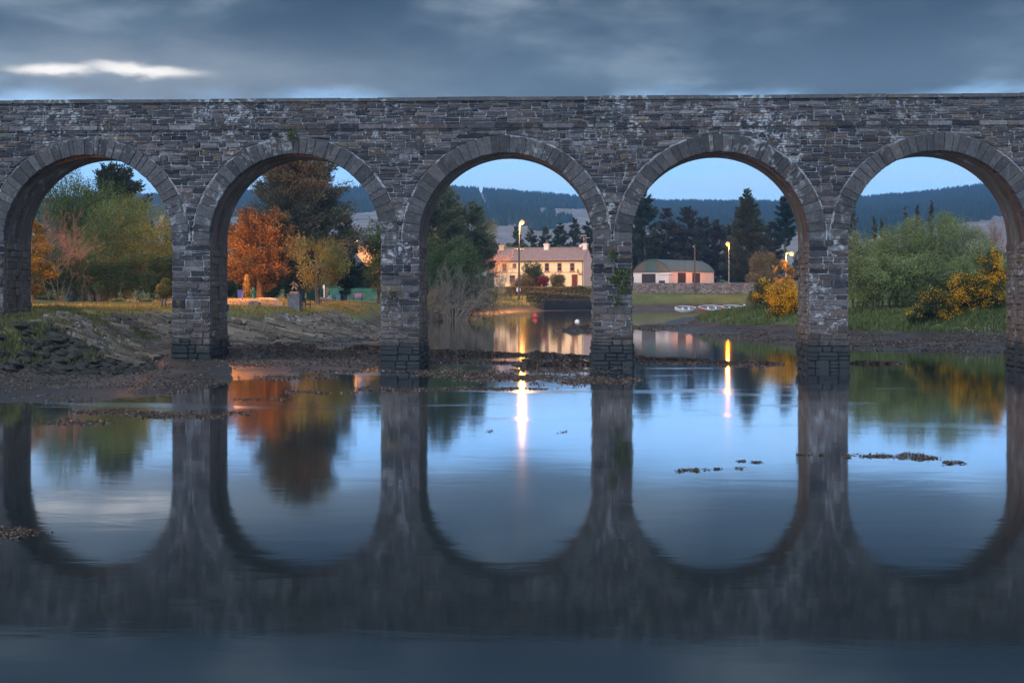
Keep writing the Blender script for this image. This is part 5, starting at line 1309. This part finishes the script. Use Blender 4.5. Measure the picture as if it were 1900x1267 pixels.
bench('park_bench', 'white bench with curved arms left of the stone pillar', 614, 160, 0.9, M_LIP, M_IRON, 1.1)
bench('park_bench', 'pale blue bench partly hidden behind the stone pillar', 630, 166, 0.2, M_BLUEP, M_IRON, 1.3)
bench('park_bench', 'black bench seen from the side between plinth and tree', 564, 112, 1.2, M_IRON, M_IRON, 1.3)
# stone pillar
b = spot(636.5, 152); sp_ = thing('stone_pillar', 'stubby rough stone pillar in front of the blue bench', 'pillar', b)
for q in range(5):
    for s in range(2):
        w2 = .30-.012*q; obj('block', MB().box(-w2+s*w2+.005, s*w2-.005, -.28, .28, q*.25-.3, q*.25-.06, .03), M_STONEW, sp_)
# green fence
bA, bB = spot(613, 181), spot(712, 181.5); fz = min(bA[2], bB[2])
fr_ = thing('picket_fence', 'green picket fence of close boards behind the benches', 'fence', (bA[0], bA[1], fz), math.atan2(bB[1]-bA[1], bB[0]-bA[0])); FL = math.hypot(bB[0]-bA[0], bB[1]-bA[1])
fh = pz_(534, 181)-fz
pk = MB(); npk = 48
for i in range(npk):
    x = (i+.5)*FL/npk; pk.prism([(x-.045, .06), (x+.045, .06), (x+.045, fh-.06), (x, fh), (x-.045, fh-.06)], 'y', -.03, -.004)
o = obj('pickets', pk, M_GREENP, fr_); o['kind'] = 'stuff'
for z in (.25, .95, fh-.3): obj('rail', MB().box(0, FL, 0, .05, z, z+.10), M_GREENP, fr_)
for i in range(5): obj('post', MB().box(i*FL/4-.05, i*FL/4+.05, .052, .15, -.3, fh-.05), M_GREENP, fr_)
# green shed
b = spot(581, 150); sh = thing('green_shed', 'green boarded shed behind the yellow-green tree', 'shed', b, -0.15)
swd = 26*150/F; shh = pz_(514, 150)-b[2]
obj('shed_body', MB().box(-swd/2, swd/2, 0, 1.8, -.2, shh), M_GREENP, sh)
for i in range(10):
    x = -swd/2+i*swd/10; obj('board', MB().box(x+.008, x+swd/10-.008, -.03, -.004, 0, shh), M_GREENP, sh)
obj('shed_roof', MB().prism([(-.2, shh+.003), (2.0, shh+.003), (2.0, shh+.15), (.9, shh+.45), (-.2, shh+.12)], 'x', -swd/2-.15, swd/2+.15), M_SLATE, sh)
# sign post
b = spot(601.5, 138); sgn = thing('sign_post', 'thin white post with a small sign beside the green shed', 'sign', b); ps = pz_(528, 138)-b[2]
obj('post', MB().tube([(0, 0, -.2), (0, 0, ps)], .04, 8), M_LIP, sgn); obj('sign_plate', MB().box(-.12, .06, -.06, -.045, ps-.42, ps-.05), M_KERB, sgn)

# white disc sign on the bank below the hedge
b = spot(962, 232.0); dsg = thing('round_sign', 'round white sign on a short post at the foot of the hedge', 'sign', b); zc2 = pz_(537.5, 232)-b[2]
obj('post', MB().tube([(0, 0, -.3), (0, 0, zc2)], .04, 8), M_STEEL, dsg)
md_ = MB().tube([(0, -.06, zc2), (0, -.045, zc2)], .38, 18); obj('disc', md_, M_LIP, dsg)

# ================================================================== boats and buoys
def dinghy(name, label, x, Z, z, Lb, rz, heel, hullm, extra=False):
    X, Y = XY(x, Z); root = thing(name, label, 'boat', (X, Y, z), rz, 'small boats behind the grassy point')
    ns, nc = 15, 9; bm_ = Lb*0.25
    def ring(s, k, inset):
        t = s/(ns-1); x_ = (t-.5)*Lb; wv = bm_*max(0.03, 1-abs(2*t-0.95)**2.1*0.95)
        wv = max(wv, 0.02)-inset; sheer = .40+.30*abs(t-.4)**1.6; a = math.pi*k/(nc-1)
        return (x_*(1 if not inset else .96), -wv*math.cos(a), sheer-(sheer+.18-inset)*math.sin(a)**.75*(1-.5*max(0, t-.7)/.3))
    for nm, ins, mm in (('hull', 0, hullm), ('inside', .035, M_HOLD)):
        vs = [ring(s, k, ins) for s in range(ns) for k in range(nc)]; fs = []
        for s in range(ns-1):
            for k in range(nc-1):
                q = (s*nc+k, s*nc+k+1, (s+1)*nc+k+1, (s+1)*nc+k); fs.append(q if ins else q[::-1])
        fs.append(tuple(range(nc)) if not ins else tuple(range(nc-1, -1, -1)))
        ob = obj(nm, MB().add(vs, fs).mesh(nm, True), mm, root); ob.rotation_euler = (heel, 0, 0)
    for k in (0, nc-1):
        ob = obj('gunwale', MB().tube([ring(s, k, 0) for s in range(ns)], .038, 6), M_LIP, root); ob.rotation_euler = (heel, 0, 0)
    ob = obj('transom_rail', MB().tube([ring(0, 0, 0), ring(0, nc-1, 0)], .05, 6), M_LIP, root); ob.rotation_euler = (heel, 0, 0)
    th_b = MB()
    for t in (.3, .6): th_b.box((t-.5)*Lb-.1, (t-.5)*Lb+.1, -bm_*.85, bm_*.85, .22, .26)
    ob = obj('thwart', th_b, M_LIP, root); ob.rotation_euler = (heel, 0, 0)
    if extra:
        ob = obj('outboard_motor', MB().box(-Lb/2-.22, -Lb/2+.02, -.15, .15, .35, .75, .05).box(-Lb/2-.16, -Lb/2-.06, -.05, .05, -.2, .349), M_LIP, root); ob.rotation_euler = (heel, 0, 0)
    return root
dinghy('dinghy', 'leftmost white dinghy heeled over behind the grassy point', 1271, 172, 0.80, 2.6, math.pi+.12, -0.36, M_LIP)
dinghy('dinghy', 'middle dinghy with pale orange hull, tallest of the three', 1319, 170, 0.88, 3.1, math.pi+.08, -0.36, M_ORANGE)
dinghy('dinghy', 'rightmost dinghy with orange hull and a white outboard', 1358, 168, 0.95, 2.7, math.pi+.04, -0.36, M_ORANGE, True)
def buoy(name, label, x, y, rad, mat):
    p = G(x, y); root = thing(name, label, 'buoy', (p[0], p[1], 0), 0, 'mooring buoys')
    n = 10; obj('float', MB().lathe([(max(.02, rad*math.sin(math.pi*i/n)), rad*.55-rad*math.cos(math.pi*i/n)) for i in range(n+1)], 16).mesh('float', True), mat, root)
    obj('eye_ring', MB().tube([(rad*.2*math.cos(t*.785), 0, rad*1.6+rad*.2*math.sin(t*.785)) for t in range(9)], rad*.05, 5), M_STEEL, root)
buoy('mooring_buoy', 'red mooring buoy floating below the yellow house', 993, 590, .34, M_REDB)
buoy('mooring_buoy', 'white mooring buoy floating near the fourth pier', 1071, 600, .26, M_LIP)

# ================================================================== banks: slabs, rocks, weed, grass
rv = thing('stone_revetment', 'sloping bank of tilted stone slabs below the lawn', 'revetment', spot(450, 90)); R0 = np.array(rv.location)
bl_ = plan([(250, 60.5), (285, 66), (330, 78), (400, 82), (476, 87), (560, 90.5), (640, 94), (705, 101), (722, 110)])
sl = np.concatenate([[0], np.cumsum(np.linalg.norm(np.diff(bl_, axis=0), axis=1))])
M_SLAB = stone_mat('revetment_slab', 0.35, False, 0.5)
rl = random.Random(21); tmpl = []
for i in range(10):
    vs, fs, c_ = stone_geo([(-.5, -.5), (.5, -.5), (.5, .5), (-.5, .5)], 0, 1.0, rl, 0.05, 0.09)
    me = bpy.data.meshes.new('slab'); me.from_pydata([(v[0], v[2], .5-v[1]) for v in vs], [], fs)
    set_col(me, np.array([0.155, 0.120, 0.092])*rl.uniform(.35, 1.6)); me.materials.append(M_SLAB); tmpl.append(me)
jv = []; jf = []; jc = []
for i in range(760):
    s = rl.random()*sl[-1]; X = np.interp(s, sl, bl_[:, 0]); Y = np.interp(s, sl, bl_[:, 1])
    X2 = np.interp(min(s+.5, sl[-1]), sl, bl_[:, 0]); Y2 = np.interp(min(s+.5, sl[-1]), sl, bl_[:, 1]); X1 = np.interp(max(s-.5, 0), sl, bl_[:, 0]); Y1 = np.interp(max(s-.5, 0), sl, bl_[:, 1])
    d = Vector((X2-X1, Y2-Y1, 0)).normalized(); nn = Vector((-d.y, d.x, 0))
    if nn.y < 0 and nn.x > 0: nn = -nn
    u = rl.random()**1.15*4.7-0.3; X += nn.x*u; Y += nn.y*u; z = hz(X, Y)
    gx_ = (hz(X+.4, Y)-hz(X-.4, Y))/.8; gy_ = (hz(X, Y+.4)-hz(X, Y-.4))/.8
    nrm = Vector((-gx_, -gy_, 1)).normalized(); la = (d-nn*rl.uniform(.5, 1.1)); la = (la-nrm*la.dot(nrm)).normalized(); lb = nrm.cross(la)
    L_, W_, T_ = rl.uniform(.5, 1.5), rl.uniform(.22, .42), rl.uniform(.10, .2)
    tl = Matrix.Rotation(rl.uniform(.15, .8), 3, la)
    rot = Matrix((la, lb, nrm)).transposed(); rot = tl @ rot
    mtx = Matrix.Translation((X-R0[0], Y-R0[1], z-.02+.14*rl.random()-R0[2])) @ rot.to_4x4() @ Matrix.Diagonal((L_, W_, T_, 1))
    if i < 300:
        o = bpy.data.objects.new('slab', tmpl[i % 10]); COL.objects.link(o); o.parent = rv; o.matrix_local = mtx
    else:
        me = tmpl[i % 10]; of = len(jv); jv += [tuple(mtx @ v.co) for v in me.vertices]; jf += [tuple(k_+of for k_ in p.vertices) for p in me.polygons]; jc += [(.135*q_, .108*q_, .082*q_, 1) for q_ in [rl.uniform(.5, 1.4)]]*len(me.vertices)
me = bpy.data.meshes.new('small_slabs'); me.from_pydata(jv, [], jf); set_col(me, np.array(jc)); o = obj('small_slabs', me, M_SLAB, rv); o['kind'] = 'stuff'

M_ROCKD = plain('dark_shore_rock', (0.044, 0.045, 0.038), 0.8, 0.6, 2.2, 0.9, dist=0.1)
ro = thing('rock_outcrop', 'dark rocky ledge around the foot of the leftmost pier', 'rock', spot(80, 60)); R1 = np.array(ro.location); rl = random.Random(33)
bms = [boulder(1.0, (1, .8, .62), 900+i) for i in range(8)]
for m_ in bms: m_.materials.append(M_ROCKD)
for i in range(190):
    x = rl.uniform(-60, 285); Z = 55+rl.random()*(4.2 if x < 200 else 4)+max(0, x-200)*.04; X, Y = XY(x, Z); z = hz(X, Y); s = rl.uniform(.10, .42)*(1 if x < 180 else .7)
    o = bpy.data.objects.new('rock', bms[i % 8]); COL.objects.link(o); o.parent = ro; o.location = (X-R1[0], Y-R1[1], z-R1[2]+s*rl.uniform(-.35, .1)); o.scale = (s*rl.uniform(.9, 1.8), s, s*rl.uniform(.6, 1.1)); o.rotation_euler = (rl.uniform(-.3, .3), rl.uniform(-.3, .3), rl.uniform(0, 6))
ro2 = thing('bank_stones', 'pale tumbled stones on the slope right of the rocky ledge', 'rock', spot(150, 68)); R1 = np.array(ro2.location)
bms2 = [boulder(1.0, (1, .8, .5), 950+i) for i in range(5)]
for m_ in bms2: m_.materials.append(M_STONEW)
for i in range(120):
    x = rl.uniform(70, 260); Z = 61+rl.random()*13; X, Y = XY(x, Z); z = hz(X, Y)
    if z < .5: continue
    s = rl.uniform(.08, .3); o = bpy.data.objects.new('stone', bms2[i % 5]); COL.objects.link(o); o.parent = ro2; o.location = (X-R1[0], Y-R1[1], z-R1[2]+s*.1); o.scale = (s*1.4, s, s*.8); o.rotation_euler = (0, 0, rl.uniform(0, 6))
rf_ = thing('rock_cliff', 'grey rock face at the back of the lawn in the leftmost arch', 'rock', spot(170, 121)); bms3 = [boulder(1.0, (1, .6, 1), 970+i) for i in range(4)]
for m_ in bms3: m_.materials.append(M_STONEW)
for i in range(16):
    o = bpy.data.objects.new('rock', bms3[i % 4]); COL.objects.link(o); o.parent = rf_; o.location = (rl.uniform(-2.2, 1.6), rl.uniform(-.4, .4), rl.uniform(0, 1.3)); s = rl.uniform(.4, .75); o.scale = (s, s, s*1.3); o.rotation_euler = (0, rl.uniform(-.3, .3), rl.uniform(0, 6))

# seaweed: drifts on the mud and rafts on the water
g = np.random.default_rng(55)
WEEDC = [(0.062, 0.042, 0.030), (0.095, 0.060, 0.038), (0.042, 0.032, 0.028), (0.15, 0.095, 0.06), (0.17, 0.14, 0.13)]  # weed browns; the palest tone paints wet highlights
def scatter(n, x0, x1, y0, y1):
    X = g.uniform(x0, x1, n); Y = g.uniform(y0, y1, n); h, ds, db = height(X, Y); return X, Y, h, ds, db
X, Y, h, ds, db = scatter(230000, -34, 30, 43, 112)
cov = fbm(X*.28, Y*.5, 4, 91)+fbm(X*1.3, Y*1.3, 3, 92)*.5
k = (h > -.03) & (((h < .62) & (cov > -.07) & (db < 2.0)) | ((X < -18) & (Y < 68) & (h < 1.25) & (cov > .0)))
X, Y, h = X[k][:80000], Y[k][:80000], h[k][:80000]
bX = []; bY = []
for (p, q, bw_, bh_) in BARP:
    m_ = 2600; t = g.random(m_)[:, None]; pts2 = (p*(1-t)+q*t)[:, :2]+g.normal(0, .75, (m_, 2))*bw_; bX.append(pts2[:, 0]); bY.append(pts2[:, 1])
bX = np.concatenate(bX); bY = np.concatenate(bY); bh2 = height(bX, bY)[0]; k = (bh2 > -.05) & (bh2 < .95)
X = np.concatenate([X, bX[k]]); Y = np.concatenate([Y, bY[k]]); h = np.concatenate([h, bh2[k]]); n_ = len(X)
sz = g.uniform(.05, .15, n_)*np.clip(Y/62, .7, 1.3); C = np.stack([X, Y, np.maximum(h, 0)+g.uniform(.0, .06, n_)], 1)
al = unit(np.stack([g.normal(size=n_), g.normal(size=n_), g.normal(size=n_)*.28], 1))
V1 = leaf_quads(C, sz, sz*.45, g, al*1.4, .5); c1 = pal(WEEDC, g, n_, .45)
stuff(obj('seaweed', leaf_mesh('seaweed', V1, c1), M_WEED), 'brown bladder wrack strewn over the mud flats and bars', 'seaweed')
RAFT = [(300, 770, 70, 5, 1100), (200, 765, 60, 4, 650), (390, 772, 60, 3, 700), (160, 783, 70, 4, 500), (450, 766, 30, 2, 160), (0, 990, 70, 12, 900), (40, 985, 25, 6, 200), (560, 728, 60, 3, 350), (500, 741, 50, 2, 200), (690, 721, 50, 4, 420), (735, 725, 40, 2, 200),
        (890, 722, 100, 2.5, 900), (940, 701, 120, 7, 2200), (1110, 706, 70, 7, 1500), (860, 690, 90, 4, 900), (1030, 688, 80, 4, 900), (1240, 673, 60, 3, 500), (1380, 678, 50, 3, 400),
        (1650, 846, 70, 4, 500), (1700, 851, 35, 3, 260), (1775, 859, 25, 3, 160), (1275, 872, 24, 3, 150), (1325, 870, 12, 2, 40), (1400, 857, 24, 1.5, 90), (1372, 869, 10, 1.5, 30), (1505, 844, 24, 1.5, 90), (905, 800, 8, 1.5, 14), (1040, 803, 6, 1.5, 10), (520, 700, 90, 3, 600), (620, 689, 80, 2, 400)]
Cs = []; cs_ = []
for (px, py, dx_, dy_, n_) in RAFT:
    n_ = int(n_*1.8)
    nb = max(3, n_//45); bx0 = px+g.normal(0, .5, nb)*dx_; by0 = py+g.normal(0, .5, nb)*dy_
    kb_ = g.integers(0, nb, n_); xx = bx0[kb_]+g.normal(0, .10*dx_+2, n_); yy = by0[kb_]+g.normal(0, .16*dy_+.35, n_)
    Zq = CH*F/(yy-HOR); u = (xx-950)/F; Cs.append(np.stack([Zq*(FW[0]+u*RT[0]), Zq*(FW[1]+u*RT[1]), g.uniform(.0, .025, n_)], 1))
C = np.concatenate(Cs); n_ = len(C); sz = g.uniform(.035, .10, n_)*np.clip(C[:, 1]/45, .6, 1.2)
al = unit(np.stack([g.normal(size=n_), g.normal(size=n_), g.normal(size=n_)*.12], 1))
V2 = leaf_quads(C, sz, sz*.5, g, al*2, .25)
stuff(obj('floating_seaweed', leaf_mesh('floating_seaweed', V2, pal(WEEDC, g, n_, .4)), M_WEED), 'thin rafts of brown seaweed floating on the water', 'seaweed')

# grass
def grass(name, label, boxes, n, colors, hmin, size, seed):
    g = np.random.default_rng(seed); out = []
    for (xa, xb, ya, yb, w_) in boxes:
        m_ = int(n*w_); px = g.uniform(xa, xb, m_); Zq = g.uniform(ya, yb, m_); u = (px-950)/F
        X = Zq*(FW[0]+u*RT[0]); Y = Zq*(FW[1]+u*RT[1]); h, ds, db = height(X, Y); k = (h > hmin) & (fbm(X*.6, Y*.6, 3, seed) > -.12); out.append(np.stack([X[k], Y[k], h[k]], 1))
    C = np.concatenate(out); n_ = len(C); hh_ = size*g.uniform(.5, 1.4, n_)*(1+1.2*np.clip(fbm(C[:, 0]*.5, C[:, 1]*.5, 3, seed+3), -.3, .5)); a = g.uniform(0, 6.28, n_); wd = hh_*.14
    ln = g.normal(0, .35, (n_, 2))*hh_[:, None]
    V = np.stack([C+np.stack([np.cos(a)*wd, np.sin(a)*wd, 0*a-.02], 1), C-np.stack([np.cos(a)*wd, np.sin(a)*wd, 0*a+.02], 1), C+np.stack([ln[:, 0], ln[:, 1], hh_], 1)], 1).reshape(-1, 3)
    stuff(obj(name, mesh_np(name, V, np.arange(n_*3).reshape(-1, 3), np.repeat(pal(colors, g, n_, .35), 3, 0)), M_GRASS), label, 'grass')
OLIVEG = [(.13, .12, .05), (.09, .085, .04), (.17, .14, .06)]
LAWN = [(.21, .19, .06), (.16, .16, .05), (.25, .20, .08)]
TURF = [(.11, .15, .045), (.085, .125, .04), (.16, .17, .07)]
grass('lawn_grass', 'ochre grass on the left bank above the stone slabs', [(40, 330, 60, 112, .35), (320, 720, 84, 112, .45), (300, 640, 112, 135, .2), (600, 725, 98, 160, .25)], 76000, LAWN, 1.35, .16, 61)
grass('bank_grass', 'green grass on the right bank and the point', [(1240, 1480, 100, 150, .35), (1560, 1880, 84, 108, .5), (1180, 1470, 255, 272, .15)], 70000, TURF, .7, .30, 62)
grass('far_bank_grass', 'green grass along the stream bank below the hedge', [(890, 1100, 205, 240, 1)], 9000, TURF+LAWN, .7, .4, 63)
grass('mound_grass', 'tufts of ochre grass on the rocky mound by the leftmost pier', [(-20, 300, 55.5, 80, 1)], 50000, OLIVEG+TURF, .55, .17, 64)
# sea pinks
g = np.random.default_rng(66); n_ = 900; px = g.uniform(1600, 1860, n_); Zq = g.uniform(88.5, 92, n_); u = (px-950)/F; X = Zq*(FW[0]+u*RT[0]); Y = Zq*(FW[1]+u*RT[1]); hh_, _, _ = height(X, Y)
k = (hh_ > .55) & (fbm(X*.8, Y*.8, 2, 9) > -.05); C = np.stack([X, Y, hh_+.16+.12*g.random(n_)], 1)[k]; n_ = len(C)
stuff(obj('sea_pinks', leaf_mesh('sea_pinks', leaf_quads(C, .09*g.uniform(.6, 1.3, n_), .07, g), pal([(.55, .40, .46), (.50, .46, .46)], g, n_)), M_PETAL), 'pale sea pinks flowering along the right bank edge', 'flowers')
